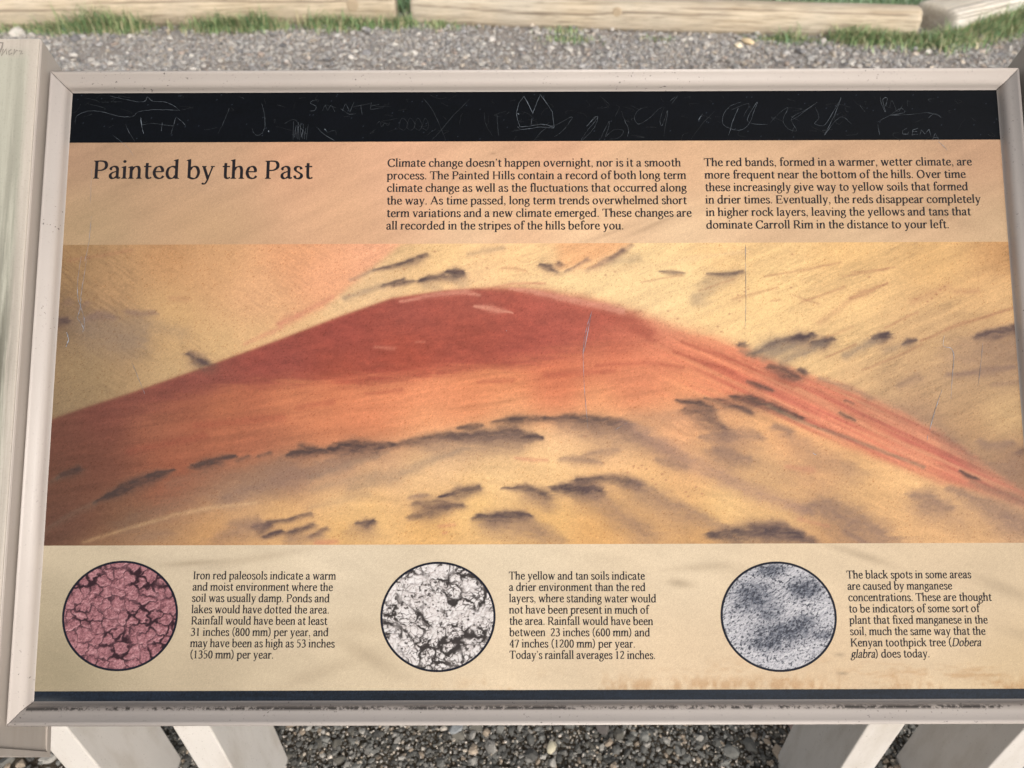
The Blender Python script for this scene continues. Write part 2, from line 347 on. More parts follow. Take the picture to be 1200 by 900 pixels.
# dark mineral smudges and runs, traced as strokes: (tone, strength, softness, [(x, y, half width), ...])
TONE = {0: (64, 51, 46), 1: (118, 92, 72), 2: (152, 102, 64), 3: (204, 136, 110), 4: (186, 112, 78), 5: (138, 62, 46), 6: (152, 114, 90), 7: (214, 176, 116), 8: (122, 104, 80)}
STROKES = [
 (2, .4, .6, [(82, 307, 2), (112, 302, 2), (155, 295, 2)]), (2, .4, .7, [(200, 351, 2.5), (222, 352, 2.5)]), (0, .9, .4, [(62, 378, 4), (79, 376, 3.4)]), (1, .5, .6, [(77, 356, 2), (82, 354, 3)]), (1, .5, .6, [(94, 361, 2), (104, 356, 2)]),
 (1, .85, .5, [(102, 374, 2.6), (116, 369, 3.4), (134, 372, 2.4)]), (1, .62, .6, [(150, 365, 2.2), (160, 368, 2.8), (183, 367, 2)]), (8, .55, 1.0, [(100, 382, 12), (134, 388, 18), (158, 398, 15)]), (8, .34, 1.0, [(110, 400, 18), (150, 404, 16)]), (8, .3, 1.0, [(165, 378, 8), (215, 392, 8)]),
 (0, .85, .45, [(223, 415, 3), (233, 420, 5.5), (243, 426, 4.5)]), (4, .7, .7, [(330, 380, 3.5), (340, 375, 4.5), (350, 370, 3.5)]), (4, .4, .8, [(287, 404, 2), (330, 385, 3)]), (4, .5, .8, [(350, 371, 3), (392, 348, 2)]),
 (0, .9, .4, [(66, 561, 1.5), (80, 555, 3), (92, 550, 3.4)]), (1, .5, .7, [(50, 570, 1.5), (68, 560, 2)]), (0, .97, .32, [(108, 591, 1.2), (132, 579, 4), (152, 568, 5.6), (175, 559, 5), (202, 551, 1.6)]), (1, .5, .7, [(52, 622, 2), (82, 604, 2.4), (110, 590, 2)]),
 (0, .97, .32, [(224, 548, 2), (240, 544, 4.5), (257, 539, 4), (274, 535, 1.8)]), (0, .65, .5, [(277, 540, 1.6), (291, 535, 2)]), (0, .65, .5, [(302, 535, 1.4), (316, 531, 2)]),
 (1, .50, 1.0, [(150, 612, 9), (200, 592, 11), (262, 575, 11), (340, 548, 10)]), (1, .62, .9, [(262, 582, 5), (340, 560, 8), (402, 538, 6)]), (1, .45, 1.0, [(200, 566, 5), (260, 556, 8), (330, 542, 6)]),
 (7, .38, .8, [(96, 637, 2), (152, 620, 2), (202, 605, 2.4), (247, 596, 2.2), (300, 590, 1.5)]),
 (0, .92, .45, [(297, 617, 2.5), (305, 619, 4.4), (314, 616, 3)]), (0, .75, .5, [(312, 613, 2.4), (342, 609, 1.4)]), (0, .85, .45, [(309, 629, 1.8), (328, 623, 2.6)]), (1, .55, .9, [(255, 631, 6), (280, 622, 7), (300, 614, 5)]), (1, .35, .9, [(165, 630, 4), (196, 625, 4)]), (1, .4, .9, [(270, 614, 3), (300, 609, 4)]),
 (0, .97, .3, [(339, 533, 2), (355, 527, 6), (381, 529, 2.4)]), (0, .97, .3, [(386, 526, 3), (415, 522, 8), (440, 524, 5.5), (462, 521, 2)]), (0, .8, .5, [(460, 522, 2), (495, 514, 4), (527, 508, 3.4)]), (0, .95, .35, [(522, 511, 2.4), (565, 509, 5), (602, 506, 7), (637, 513, 1.6)]), (1, .6, .9, [(500, 520, 5), (550, 517, 10), (602, 514, 8)]),
 (0, .82, .5, [(537, 501, 1.2), (552, 499, 3), (566, 498, 1.6)]), (0, .88, .4, [(579, 494, 1.6), (602, 491, 4.6), (638, 489, 2.4)]), (8, .42, .9, [(410, 572, 5), (465, 557, 7), (505, 540, 4), (548, 526, 2)]), (8, .36, .9, [(362, 561, 3), (415, 543, 4), (456, 531, 2)]), (8, .26, .9, [(365, 575, 3), (440, 555, 4)]), (8, .22, .9, [(360, 596, 3), (430, 580, 4)]),
 (0, .75, .5, [(339, 608, 1.4), (363, 602, 2)]), (0, .9, .45, [(338, 625, 3), (366, 615, 2.4)]), (0, .75, .5, [(364, 628, 2), (382, 619, 2.2)]), (1, .5, .9, [(340, 634, 4), (372, 627, 4)]), (4, .55, .7, [(370, 637, 3), (392, 636, 3)]),
 (0, .92, .4, [(416, 614, 1.4), (428, 613, 4.4), (438, 610, 2)]), (1, .32, 1.0, [(410, 622, 5), (432, 620, 7)]), (1, .65, .6, [(479, 583, 1.4), (492, 581, 2.4), (502, 580, 1.4)]), (0, .72, .55, [(485, 591, 3), (510, 589, 4.6), (540, 592, 2.4)]), (0, .70, .6, [(479, 606, 2), (500, 600, 5.4), (524, 594, 3.6)]),
 (0, .95, .38, [(515, 582, 1.4), (537, 576, 5), (561, 571, 3)]), (0, .97, .32, [(556, 605, 2.6), (580, 605, 6), (612, 602, 4.4), (622, 604, 2)]), (1, .55, 1.0, [(570, 613, 6), (605, 615, 9), (630, 622, 7)]), (1, .45, 1.0, [(617, 607, 4), (642, 622, 6), (655, 632, 5)]),
 (0, .82, .42, [(588, 572, .8), (615, 571, 4), (640, 579, 5)]), (1, .4, 1.0, [(620, 580, 5), (640, 590, 5)]), (4, .5, .6, [(604, 537, 1.6), (622, 539, 2.2), (640, 539, 1.4)]), (4, .5, .6, [(514, 617, 2), (531, 615, 2)]), (4, .5, .5, [(518, 625, 1.4), (522, 624, 1.4)]),
 (0, .92, .36, [(640, 490, 1.6), (672, 488, 4), (700, 492, 6), (734, 496, 4)]), (1, .6, .9, [(660, 495, 5), (700, 501, 9), (747, 511, 8)]), (6, .62, .9, [(732, 497, 5), (770, 518, 9), (815, 543, 9), (865, 568, 8), (940, 597, 6)]), (1, .45, .9, [(732, 500, 4), (772, 522, 6), (800, 536, 4)]), (1, .6, .7, [(769, 537, 1.8), (785, 541, 3.6), (803, 546, 3)]),
 (0, .97, .3, [(648, 570, 2.6), (685, 571, 8), (702, 574, 5)]), (0, .85, .42, [(676, 562, 3), (715, 559, 3.6), (734, 562, 5.6), (748, 567, 3.6)]), (1, .6, .9, [(744, 565, 5), (780, 585, 7), (827, 607, 5), (850, 617, 3)]), (1, .55, .9, [(694, 578, 6), (722, 600, 8), (757, 622, 8)]), (1, .3, 1.0, [(745, 584, 10), (800, 612, 12)]),
 (0, .85, .45, [(793, 468, 1.6), (820, 471, 4), (834, 478, 4)]), (0, .78, .55, [(805, 478, 3.6), (828, 486, 7), (850, 502, 4.6)]), (1, .62, .7, [(822, 511, 1.6), (847, 510, 5), (880, 506, 4.6), (894, 512, 2)]), (1, .72, .7, [(838, 526, 4.4), (857, 532, 7), (875, 537, 3.6)]), (1, .34, 1.0, [(845, 515, 16), (890, 540, 22), (935, 560, 18)]),
 (0, .82, .45, [(826, 465, 1.4), (852, 471, 4), (880, 481, 2.4)]), (0, .94, .38, [(856, 463, 1.8), (880, 467, 5), (905, 474, 4), (940, 488, 1.8)]), (1, .3, 1.0, [(742, 487, 6), (792, 486, 6)]), (1, .55, .7, [(655, 537, 1.6), (675, 537, 3.4), (704, 541, 1.8)]), (1, .5, .7, [(686, 533, 3), (705, 529, 4), (724, 526, 2)]), (1, .65, .6, [(908, 498, 3), (924, 503, 3)]),
 (0, .86, .5, [(830, 625, 3), (865, 622, 9), (902, 619, 9), (940, 627, 5)]), (0, .5, .8, [(880, 616, 4), (912, 614, 5)]),
 (0, .85, .4, [(636, 310, 1.6), (645, 313, 3.2), (654, 318, 2)]), (0, .85, .4, [(655, 308, 2.2), (658, 309, 2.2)]), (1, .75, .5, [(664, 318, 1), (690, 303, 1.8)]), (1, .6, .6, [(690, 315, 1.6), (716, 302, 2.2), (742, 286, 1.4)]), (0, .65, .5, [(717, 301, 1.4), (732, 293, 2)]), (8, .3, 1.0, [(705, 308, 4), (748, 302, 5)]),
 (0, .7, .5, [(774, 317, .8), (790, 318, 2), (802, 319, 1)]), (0, .75, .5, [(830, 320, 1), (856, 320, 2), (872, 317, 1.6)]), (8, .42, 1.0, [(862, 322, 5), (836, 330, 9), (820, 350, 8)]),
 (5, .55, .9, [(712, 366, 6), (742, 378, 11), (760, 392, 7)]), (7, .6, .6, [(600, 331, 2), (640, 322, 3), (715, 316, 3), (765, 312, 3), (815, 302, 3), (880, 293, 2)]),
 (0, .9, .4, [(884, 413, 1.2), (912, 400, 3), (938, 392, 3)]), (8, .75, .7, [(882, 414, 5), (905, 407, 10), (938, 400, 8)]),
 (3, .8, .5, [(470, 354, 1.4), (510, 346, 2.6), (547, 342, 2.8), (562, 346, 1.6)]), (4, .5, .5, [(572, 339, 1), (602, 332, 1.4), (640, 332, 1.2)]), (3, .7, .5, [(600, 338, 1.6), (640, 345, 2.8), (690, 356, 3.4), (730, 364, 4)]), (3, .85, .4, [(559, 359, 1.6), (577, 362, 3.8), (602, 367, .8)]), (3, .4, .6, [(440, 407, 1.4), (463, 409, 2)]), (3, .35, .6, [(488, 401, 1.2), (498, 401, 1.2)]), (5, .55, .8, [(515, 437, 3), (565, 429, 4), (600, 427, 3)]), (5, .4, .8, [(420, 450, 3), (500, 440, 4)]),
 (0, .8, .5, [(440, 316, 1.2), (470, 310, 2), (488, 304, 3), (501, 298, 2)]), (8, .5, .8, [(412, 329, 2), (440, 316, 2)]), (0, .82, .45, [(450, 335, 1.4), (474, 328, 2.6)]), (0, .7, .5, [(462, 335, 1.2), (486, 329, 1.6)]), (8, .45, .9, [(405, 350, 3), (450, 335, 3)]), (0, .88, .4, [(494, 328, 2), (506, 325, 2.8), (521, 323, 3)]), (0, .97, .3, [(526, 318, 2.4), (534, 319, 4.4), (543, 319, 3)]), (8, .35, 1.0, [(530, 326, 5), (545, 330, 6)]), (8, .35, .9, [(500, 335, 4), (515, 337, 4)]),
 (8, .34, .8, [(550, 298, 2), (572, 294, 3), (592, 290, 3)]), (2, .45, .6, [(588, 314, 1), (604, 314, 1.8), (619, 318, 1.2)]),
 (0, .96, .35, [(928, 396, 2.4), (940, 394, 4), (954, 391, 2.6)]), (0, .97, .32, [(954, 401, 3), (964, 399, 5), (977, 396, 2.4)]), (8, .65, .8, [(916, 424, 4), (940, 413, 5), (964, 402, 4)]), (8, .5, .9, [(896, 420, 4), (930, 404, 5)]), (0, .97, .3, [(1024, 395, 2.6), (1033, 393, 4.4), (1042, 390, 2.6)]), (8, .62, .8, [(992, 416, 4), (1012, 405, 5), (1028, 397, 4)]), (0, .92, .35, [(1059, 401, 1.4), (1065, 398, 2.8), (1072, 396, 1.8)]), (8, .4, .9, [(1038, 410, 3), (1060, 402, 3)]),
 (0, .97, .3, [(1148, 392, 3), (1160, 389, 5), (1176, 385, 4), (1198, 381, 5)]), (1, .36, 1.0, [(1120, 404, 10), (1190, 400, 14)]), (1, .3, 1.0, [(1130, 425, 16), (1195, 418, 18)]), (2, .65, .5, [(1080, 398, 1.2), (1120, 380, 2), (1155, 370, 1.6), (1195, 356, 1.2)]), (2, .45, .5, [(1012, 432, 1.2), (1050, 417, 1.4), (1082, 402, 1.2)]),
 (2, .62, .6, [(998, 348, 2), (1012, 343, 4), (1025, 337, 2.4), (1042, 330, 1.4)]), (2, .32, .9, [(962, 377, 3), (1000, 349, 3)]), (2, .5, .5, [(1038, 383, 1.2), (1076, 364, 1.4)]), (2, .3, .8, [(1070, 352, 4), (1112, 334, 4)]), (2, .45, .5, [(940, 353, 1.2), (992, 335, 1.4)]), (2, .42, .5, [(898, 323, 1.2), (940, 316, 1.4), (987, 306, 1)]), (2, .4, .5, [(988, 323, 1), (1042, 314, 1.2)]), (2, .4, .5, [(1000, 318, 1), (1050, 312, 1)]), (2, .35, .8, [(1120, 340, 3), (1146, 339, 3)]),
 (2, .4, .5, [(905, 352, 1), (915, 350, 1.4)]), (2, .4, .5, [(960, 355, 1), (930, 345, 1)]), (2, .35, .5, [(968, 395, 1.2), (1000, 382, 1.4)]), (2, .45, .5, [(968, 418, 1.2), (1004, 402, 1.2)]), (2, .4, .5, [(860, 350, 1.4), (912, 336, 1.2)]), (2, .35, .5, [(820, 340, 1), (862, 326, 1)]), (2, .35, .5, [(752, 330, 1), (800, 322, 1)]),
 (1, .7, .5, [(1112, 437, 1.6), (1132, 435, 2), (1164, 431, 3.6), (1188, 427, 1.2)]), (1, .4, .6, [(1164, 448, 1.6), (1196, 445, 2)]), (1, .42, .8, [(1055, 449, 3), (1076, 439, 4)]), (0, .9, .4, [(937, 431, 2), (943, 434, 2.6)]), (0, .9, .4, [(867, 402, 2.2), (873, 402, 2.6)]), (1, .6, .5, [(868, 410, 1.4), (884, 415, 2.4)]), (1, .45, .8, [(962, 442, 2), (1000, 455, 3), (1020, 465, 2)]), (1, .3, 1.0, [(1020, 470, 8), (1090, 490, 10), (1150, 540, 10)]),
 (8, .6, .7, [(900, 474, 2), (937, 492, 2), (987, 510, 2), (1030, 526, 2), (1082, 546, 2)]), (0, .75, .4, [(984, 482, 1), (992, 486, 1.8), (1002, 491, 1)]), (0, .6, .4, [(991, 468, 1), (1000, 471, 1)]), (0, .88, .35, [(1124, 550, 1.2), (1134, 555, 2), (1147, 560, 1)]), (1, .62, .7, [(1138, 563, 2), (1165, 572, 3), (1200, 584, 3)]), (1, .5, .8, [(1094, 504, 2), (1112, 514, 4), (1138, 534, 3)]),
 (1, .62, .6, [(1149, 514, 3), (1157, 520, 3.6), (1184, 517, 2.8)]), (1, .5, 1.0, [(1185, 540, 16), (1200, 560, 14)]), (0, .6, .6, [(1194, 527, 3), (1200, 524, 3)]), (1, .78, .7, [(1068, 577, 3.4), (1087, 581, 9), (1107, 589, 6)]), (1, .3, 1.0, [(1085, 590, 8), (1125, 608, 8)]), (1, .72, .75, [(1114, 571, 3), (1137, 580, 6), (1175, 600, 9), (1200, 612, 8)]),
 (1, .74, .75, [(944, 593, 5), (967, 589, 9), (1000, 607, 13), (1032, 627, 12)]), (1, .6, .6, [(990, 620, 2), (1015, 636, 3)]), (0, .8, .6, [(898, 621, 6), (915, 617, 6), (937, 625, 5), (957, 636, 3)]), (1, .4, .9, [(925, 507, 5), (955, 530, 9), (997, 548, 8)]), (4, .4, .8, [(922, 546, 2.4), (952, 550, 3)]), (4, .35, .7, [(935, 607, 2), (970, 616, 1.6)]),
 (0, .8, .55, [(905, 429, 3), (920, 434, 6), (936, 441, 3)]), (0, .75, .5, [(876, 446, 1.4), (892, 451, 3), (905, 456, 1.6)]), (5, .5, .6, [(800, 400, 2), (870, 425, 3), (930, 452, 2)]), (5, .4, .6, [(790, 412, 2), (860, 436, 2.4)]), (5, .35, .7, [(700, 428, 2), (760, 424, 3), (800, 430, 2)]), (5, .4, .7, [(640, 440, 3), (680, 436, 4), (720, 434, 2)]), (5, .35, .7, [(560, 448, 2), (600, 446, 2.4)]), (5, .3, .7, [(430, 462, 2), (470, 458, 3)]), (5, .3, .7, [(350, 478, 3), (390, 472, 3)]), (5, .3, .8, [(230, 500, 4), (330, 490, 4)]), (5, .3, .8, [(150, 530, 4), (240, 512, 4)])]
DOTS = [(742, 546), (748, 548), (752, 545), (764, 561), (768, 567), (780, 562), (803, 576), (822, 578), (806, 581), (815, 570), (776, 555), (735, 553), (757, 549), (686, 511), (722, 318), (711, 322), (724, 360), (727, 357), (735, 365), (745, 366), (752, 364), (784, 364), (795, 373), (846, 388), (842, 382), (866, 345), (874, 341), (868, 352), (878, 338), (856, 367), (930, 297), (928, 336), (1020, 323), (1036, 333), (475, 316), (410, 346), (417, 329), (511, 295), (572, 314), (1093, 348), (1098, 343), (1103, 338), (1108, 334), (1088, 352), (1075, 349), (970, 442), (982, 446), (987, 449), (998, 454), (1102, 502), (1106, 506), (1098, 508), (1112, 512), (1120, 520), (1128, 527)]

def paint(x, y):
    """colour (sRGB 0-255) of the hill photograph printed on the sheet, at image pixel coordinates"""
    wx = x + 9 * fbm(x / 22, y / 9, 3) + 5 * fbm(x / 6, y / 3, 9)
    wy = y + 5 * fbm(x / 18, y / 9, 31) + 3 * fbm(x / 5, y / 3, 37)
    a = field(x, y, BACK_LEFT)
    b = field(x, y, BACK_MID)
    img = blend(a, b, sig((wy * .3 + y * .7 - curve(x, [(48, 600), (330, 387), (352, 376), (380, 362), (425, 325), (455, 300), (472, 285), (1300, 100)])) / 2.2))
    # the orange gully behind and the pale right hill in front of it
    gul = sig((x - curve(y, [(280, 652), (300, 656), (318, 652)])) / 3) * sig((curve(y, [(280, 748), (300, 705), (318, 655)]) - x) / 3)
    img = blend(img, np.broadcast_to(np.array((222, 160, 96.)), img.shape), gul * .75)
    c = field(x, y, RIGHT_HILL)
    img = blend(img, c, sig((wy * .3 + y * .7 - curve(x, [(300, 700), (560, 345), (600, 333), (650, 322), (700, 316), (735, 292), (760, 270), (1300, 250)])) / 2.5))
    # long straw-coloured runs down the right-hand slopes
    th = math.radians(-24)
    s1 = x * math.cos(th) + y * math.sin(th); s2 = -x * math.sin(th) + y * math.cos(th)
    run = fbm(s1 / 70, s2 / 7, 51, 5)
    img = img * (1 + 0.16 * run * sig((x - 380) / 60))[..., None]
    th = math.radians(25)
    s1b = x * math.cos(th) + y * math.sin(th); s2b = -x * math.sin(th) + y * math.cos(th)
    # red hill
    r = field(x, y, RED)
    strat = fbm(s1b / 90, s2b / 5.5, 61, 5)
    rightpart = sig((x - 800) / 30)
    leftst = fbm((x * .985 - y * .17) / 60, (x * .17 + y * .985) / 6, 67, 5)
    r = r * (1 + (0.42 * strat * rightpart + (0.22 * leftst) * (1 - rightpart)))[..., None]
    stripe = np.clip(.46 + 2.3 * fbm(s1b / 150, s2b / 4.2, 69, 5), 0, 1)
    r = blend(r, r * .35 + .65 * ramp3(stripe, (224, 160, 112), (206, 126, 90), (178, 90, 72)), sig((x - 830) / 26) * .85)
    core = field(x, y, CORE) + np.array((3, 6, 2.))
    low = curve(x, [(40, 512), (100, 500), (160, 486), (233, 462), (300, 448), (340, 446), (400, 447), (450, 444), (500, 438), (540, 430), (600, 428), (640, 421), (680, 410), (720, 396), (760, 380), (800, 370), (1300, 300)])
    core = core * (1 + .10 * leftst + .16 * fbm(x / 12, y / 7, 63, 3))[..., None]
    r = blend(r, core, sig((low - y + 20 * fbm(x / 34, y / 4, 65, 5)) / (4.0 + np.clip((x - 560) / 40, 0, 5) + np.clip((300 - x) / 40, 0, 4))))
    top = curve(x, [(40, 500), (100, 479), (150, 463), (235, 433), (330, 398), (400, 371), (460, 350), (520, 341), (560, 338), (600, 337), (640, 340), (700, 352), (760, 371), (820, 390), (870, 406), (920, 427), (960, 443), (1000, 455), (1060, 482), (1100, 505), (1130, 525), (1160, 548), (1200, 574), (1240, 595)])
    rag = 5.0 * fbm(x / 14, y / 6, 71) * sig((x - 640) / 40)
    soft = curve(x, [(40, .9), (560, 1.0), (640, 3.0), (820, 4.0), (900, 2.0), (1240, 2.0)])
    mred = sig((y + rag - top) / soft)
    img = blend(img, r, mred)
    # pale skirt and yellow foreground
    f = field(x, y, FRONT)
    th = math.radians(12)
    s1c = x * math.cos(th) + y * math.sin(th); s2c = -x * math.sin(th) + y * math.cos(th)
    f = f * (1 + 0.11 * fbm(x / 60 + y / 40, (y - .1 * x) / 9, 81, 5) + 0.10 * fbm(s1b / 50, s2b / 6, 83, 4) * sig((x - 700) / 60))[..., None]
    edge = curve(x, [(40, 660), (100, 640), (150, 622), (200, 602), (260, 570), (330, 543), (400, 530), (470, 518), (550, 502), (600, 495), (680, 490), (740, 487), (790, 474), (850, 474), (890, 478), (940, 500), (1000, 525), (1060, 548), (1100, 563), (1140, 573), (1200, 590), (1240, 606)])
    softf = curve(x, [(40, 8), (250, 10), (500, 7), (760, 9), (850, 4), (940, 2.2), (1240, 3)])
    mf = sig((wy * .5 + y * .5 - edge) / softf)
    img = blend(img, f, mf)
    # eroded rills and scrub texture: fine lines running down each slope
    def rills(ang, ln, wd, seed):
        th = math.radians(ang)
        a1 = x * math.cos(th) + y * math.sin(th) + 6 * fbm(x / 30, y / 30, seed + 5, 3); a2 = -x * math.sin(th) + y * math.cos(th) + 5 * fbm(x / 40, y / 40, seed + 6, 3)
        n_ = 1 - np.abs(2 * fbm(a1 / ln, a2 / wd, seed, 4)) * 2.2
        return np.clip(n_, -.5, 1) ** 3
    patch = np.clip(.25 + 2.2 * fbm(x / 70, y / 40, 171, 3), 0, 1)
    upper = 1 - mred
    rr = rills(-24, 34, 3.2, 173) * upper * sig((x - 420) / 30) + rills(34, 30, 3.2, 175) * upper * sig((420 - x) / 30)
    rl = rills(-20, 36, 3.4, 177) * mf * sig((560 - x) / 60) + rills(27, 36, 3.6, 179) * mf * sig((x - 640) / 60)
    img = img * (1 - (.15 * rr + .09 * rl) * patch)[..., None]
    mr = rills(-6, 40, 2.8, 181) * mred * (1 - mf) * sig((760 - x) / 60) + rills(24, 60, 2.4, 183) * mred * (1 - mf) * sig((x - 760) / 40)
    img = img * (1 - .09 * mr * np.clip(.4 + 2 * fbm(x / 50, y / 20, 185, 3), 0, 1))[..., None]
    mott = fbm(x / 7, y / 5, 187, 4)
    img = img * (1 + .05 * mott)[..., None]
    # smudges, streaks and runs
    jx = fbm(x / 9, y / 5, 191, 4); jy = fbm(x / 8, y / 5, 193, 4)
    for q, (tn, st, soft, P) in enumerate(STROKES):
        soft = min(1.0, soft + .30)
        P = np.array(P, float); wm = P[:, 2].max(); m = 3.4 * wm + 6
        sel = (x > P[:, 0].min() - m) & (x < P[:, 0].max() + m) & (y > P[:, 1].min() - m) & (y < P[:, 1].max() + m)
        if not sel.any(): continue
        xs_ = x[sel] + jx[sel] * (1.5 + 1.3 * wm); ys_ = y[sel] + jy[sel] * (.8 + .5 * wm)
        best = np.full(xs_.shape, 9.0); ua = np.zeros(xs_.shape)
        for a, b in zip(P[:-1], P[1:]):
            d = b[:2] - a[:2]; L2 = d @ d
            t_ = ((xs_ - a[0]) * d[0] + (ys_ - a[1]) * d[1]) / L2; tc = np.clip(t_, 0, 1)
            w_ = a[2] + (b[2] - a[2]) * tc
            ox = xs_ - a[0] - tc * d[0]; oy = ys_ - a[1] - tc * d[1]
            dist = np.hypot(ox, oy) / (1.12 * w_ * np.where((oy > 0) & (tn in (0, 1)), 1.9, 1.0))
            best = np.minimum(best, dist)
        hard = sig((1.0 - best) / .16); gau = np.exp(-.75 * best ** 2)
        k = (.34 * hard * gau * (1 - soft) + gau ** 1.1 * (.6 + .4 * soft)) * st * .86
        k = k * (.72 + .28 * np.clip(1 + 2.2 * fbm(xs_ / 7, ys_ / 2.6, 199 + q % 5, 3), 0, 1.3))
        L_ = P[-1, :2] - P[0, :2]; L_ = L_ / (np.hypot(*L_) + 1e-6)
        u = xs_ * L_[0] + ys_ * L_[1]; v_ = -xs_ * L_[1] + ys_ * L_[0]
        k = np.clip(k * (1 + .55 * fbm(u / 16, v_ / 3.4, 195 + q % 7, 4)), 0, .93)
        tone = np.array(TONE[tn], float)
        if tn == 0: tone = np.array((112, 84, 64.)) + (tone - np.array((112, 84, 64.))) * np.clip(k * 1.5 - .15, 0, 1)[..., None]
        img[sel] = blend(img[sel], np.broadcast_to(tone, img[sel].shape), k)
    for (dx_, dy_) in DOTS:
        k = np.exp(-((x - dx_) / 1.4) ** 2 - ((y - dy_) / .9) ** 2) * .6
        img = blend(img, np.broadcast_to(np.array((140, 84, 54.)), img.shape), k) if k.max() > .05 else img
    img = img * (1 - .17 * sig((150 - x) / 60) * sig((y - 440) / 30) - .10 * sig((110 - x) / 30))[..., None]      # left margin painted darker: the pictured slope's shade put into the print
    # film grain and tiny scrub dots
    lum = img @ np.array((.3, .59, .11))
    img = img + (lum[..., None] - img) * .05 + 6          # colours slightly greyed and lifted
    tan = np.clip(1 - mred + mf, 0, 1)[..., None]
    lum2 = (img @ np.array((.3, .59, .11)))[..., None]
    img = img + tan * ((lum2 - img) * .09 + np.array((5, 2, 6.)))
    img = img * 1.055 + np.array((3, 3, 5.))
    red = rng.random(x.shape) > .985
    img[red] = img[red] * np.array((.86, .78, .72))
    g = rng.normal(0, 1, x.shape)
    rough = fbm(x / 2.6, y / 2.0, 205, 3) * np.clip(.5 + 2 * fbm(x / 40, y / 24, 207, 3), 0, 1)
    img = img * (1 + .09 * rough)[..., None]
    img = img * (1 + .032 * g)[..., None] + (4 * fbm(x / 3, y / 3, 97, 2))[..., None]
    return img

def paint_header(x, y):
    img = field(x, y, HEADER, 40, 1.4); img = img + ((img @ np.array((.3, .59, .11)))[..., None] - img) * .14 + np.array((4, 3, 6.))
    th = math.radians(-24)
    s1 = x * math.cos(th) + y * math.sin(th); s2 = -x * math.sin(th) + y * math.cos(th)
    img = img * (1 + .10 * fbm(s1 / 80, s2 / 10, 111, 4) + .08 * fbm(x / 90, y / 40, 113, 3))[..., None]
    for (cx, cy, L, Wd, an, st) in [(770, 262, 34, 3, -24, .22), (720, 272, 30, 2.5, -20, .16), (580, 180, 3, 1, 0, .3), (1120, 255, 40, 6, 20, .10), (1060, 262, 36, 5, -12, .10), (600, 172, 60, 5, -24, .10)]:
        a_ = math.radians(an); dx = x - cx; dy = y - cy
        p = (dx * math.cos(a_) + dy * math.sin(a_)) / L; q = (-dx * math.sin(a_) + dy * math.cos(a_)) / Wd
        img = blend(img, np.broadcast_to(np.array((120, 96, 76.)), img.shape), np.exp(-p * p - q * q) * st)
    return img * (1 + .022 * rng.normal(0, 1, x.shape))[..., None]

def paint_footer(x, y):
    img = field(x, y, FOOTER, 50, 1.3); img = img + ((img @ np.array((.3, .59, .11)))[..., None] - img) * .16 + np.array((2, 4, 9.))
    th = math.radians(18)
    s1 = x * math.cos(th) + y * math.sin(th); s2 = -x * math.sin(th) + y * math.cos(th)
    img = img * (1 + .04 * fbm(s1 / 80, s2 / 14, 121, 4) + .07 * fbm(x / 60, y / 30, 127, 3))[..., None]
    for (cx, cy, L, Wd, an, st) in [(225, 661, 34, 3.5, -4, .28), (300, 655, 60, 5, -10, .14), (370, 790, 50, 8, -20, .14), (430, 770, 40, 10, 30, .20), (415, 735, 26, 8, 6, .12), (795, 683, 14, 5, 8, .30), (820, 664, 40, 5, -4, .16),
                                    (1010, 650, 40, 5, 18, .24), (1180, 690, 40, 8, 22, .22), (982, 766, 6, 2.5, 0, .3), (985, 788, 6, 2, 0, .4), (1190, 740, 30, 8, 18, .14), (880, 675, 50, 9, 14, .10), (660, 700, 60, 14, 20, .07)]:
        a_ = math.radians(an); dx = x - cx; dy = y - cy
        p = (dx * math.cos(a_) + dy * math.sin(a_)) / L; q = (-dx * math.sin(a_) + dy * math.cos(a_)) / Wd
        img = blend(img, np.broadcast_to(np.array((150, 132, 108.)), img.shape), np.exp(-p * p - q * q) * st * 1.5)
    # faint dry grass at the foot of the sheet
    gr = np.clip(fbm(x / 5, y / 9, 131, 4) * 2.4 + fbm(x / 46, y / 20, 137, 3) * 2.6, 0, 1) * sig((y - 795) / 4) * sig((x - 580) / 40)
    gr2 = np.clip(fbm(x / 9, y / 3, 141, 4) * 2 + fbm(x / 60, y / 14, 143, 3) * 3.2 - .25, 0, 1) * sig((y - 776) / 5) * sig((x - 820) / 60)
    img = blend(img, np.broadcast_to(np.array((176, 132, 88.)), img.shape), np.clip(gr * .55 + gr2 * .4, 0, .6))
    return img * (1 + .018 * rng.normal(0, 1, x.shape))[..., None]

def paint_top_black(x, y):
    img = np.zeros(x.shape + (3,)); img[...] = (8, 11, 16)
    img *= (1 + .35 * fbm(x / 40, y / 12, 151, 4) + .12 * rng.normal(0, 1, x.shape))[..., None]
    fl = rng.random(x.shape) > .9985
    img[fl] = (58, 64, 74)
    return np.clip(img, 2, 255)
def paint_bottom_black(x, y):
    img = np.zeros(x.shape + (3,)); img[...] = (28, 35, 45)  # faint sky reflection painted in as a lighter navy than the top strip
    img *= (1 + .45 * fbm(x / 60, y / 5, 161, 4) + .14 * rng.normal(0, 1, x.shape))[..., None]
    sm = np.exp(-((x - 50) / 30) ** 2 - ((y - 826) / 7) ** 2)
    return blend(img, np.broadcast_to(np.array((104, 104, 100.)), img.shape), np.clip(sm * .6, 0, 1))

# ------------------------------------------------------------------ the sign
ROT = (TILT, 0, 0)
sign = empty('interpretive_sign', (0, 0, 0))
tag(sign, 'angled sign with a red hill picture titled Painted by the Past, in beige frame', 'sign')

def panel_part(name, me, mat, parent):
    o = link(name, me, mat, parent)
    if parent is sign:
        o.location = PC; o.rotation_euler = ROT
    return o

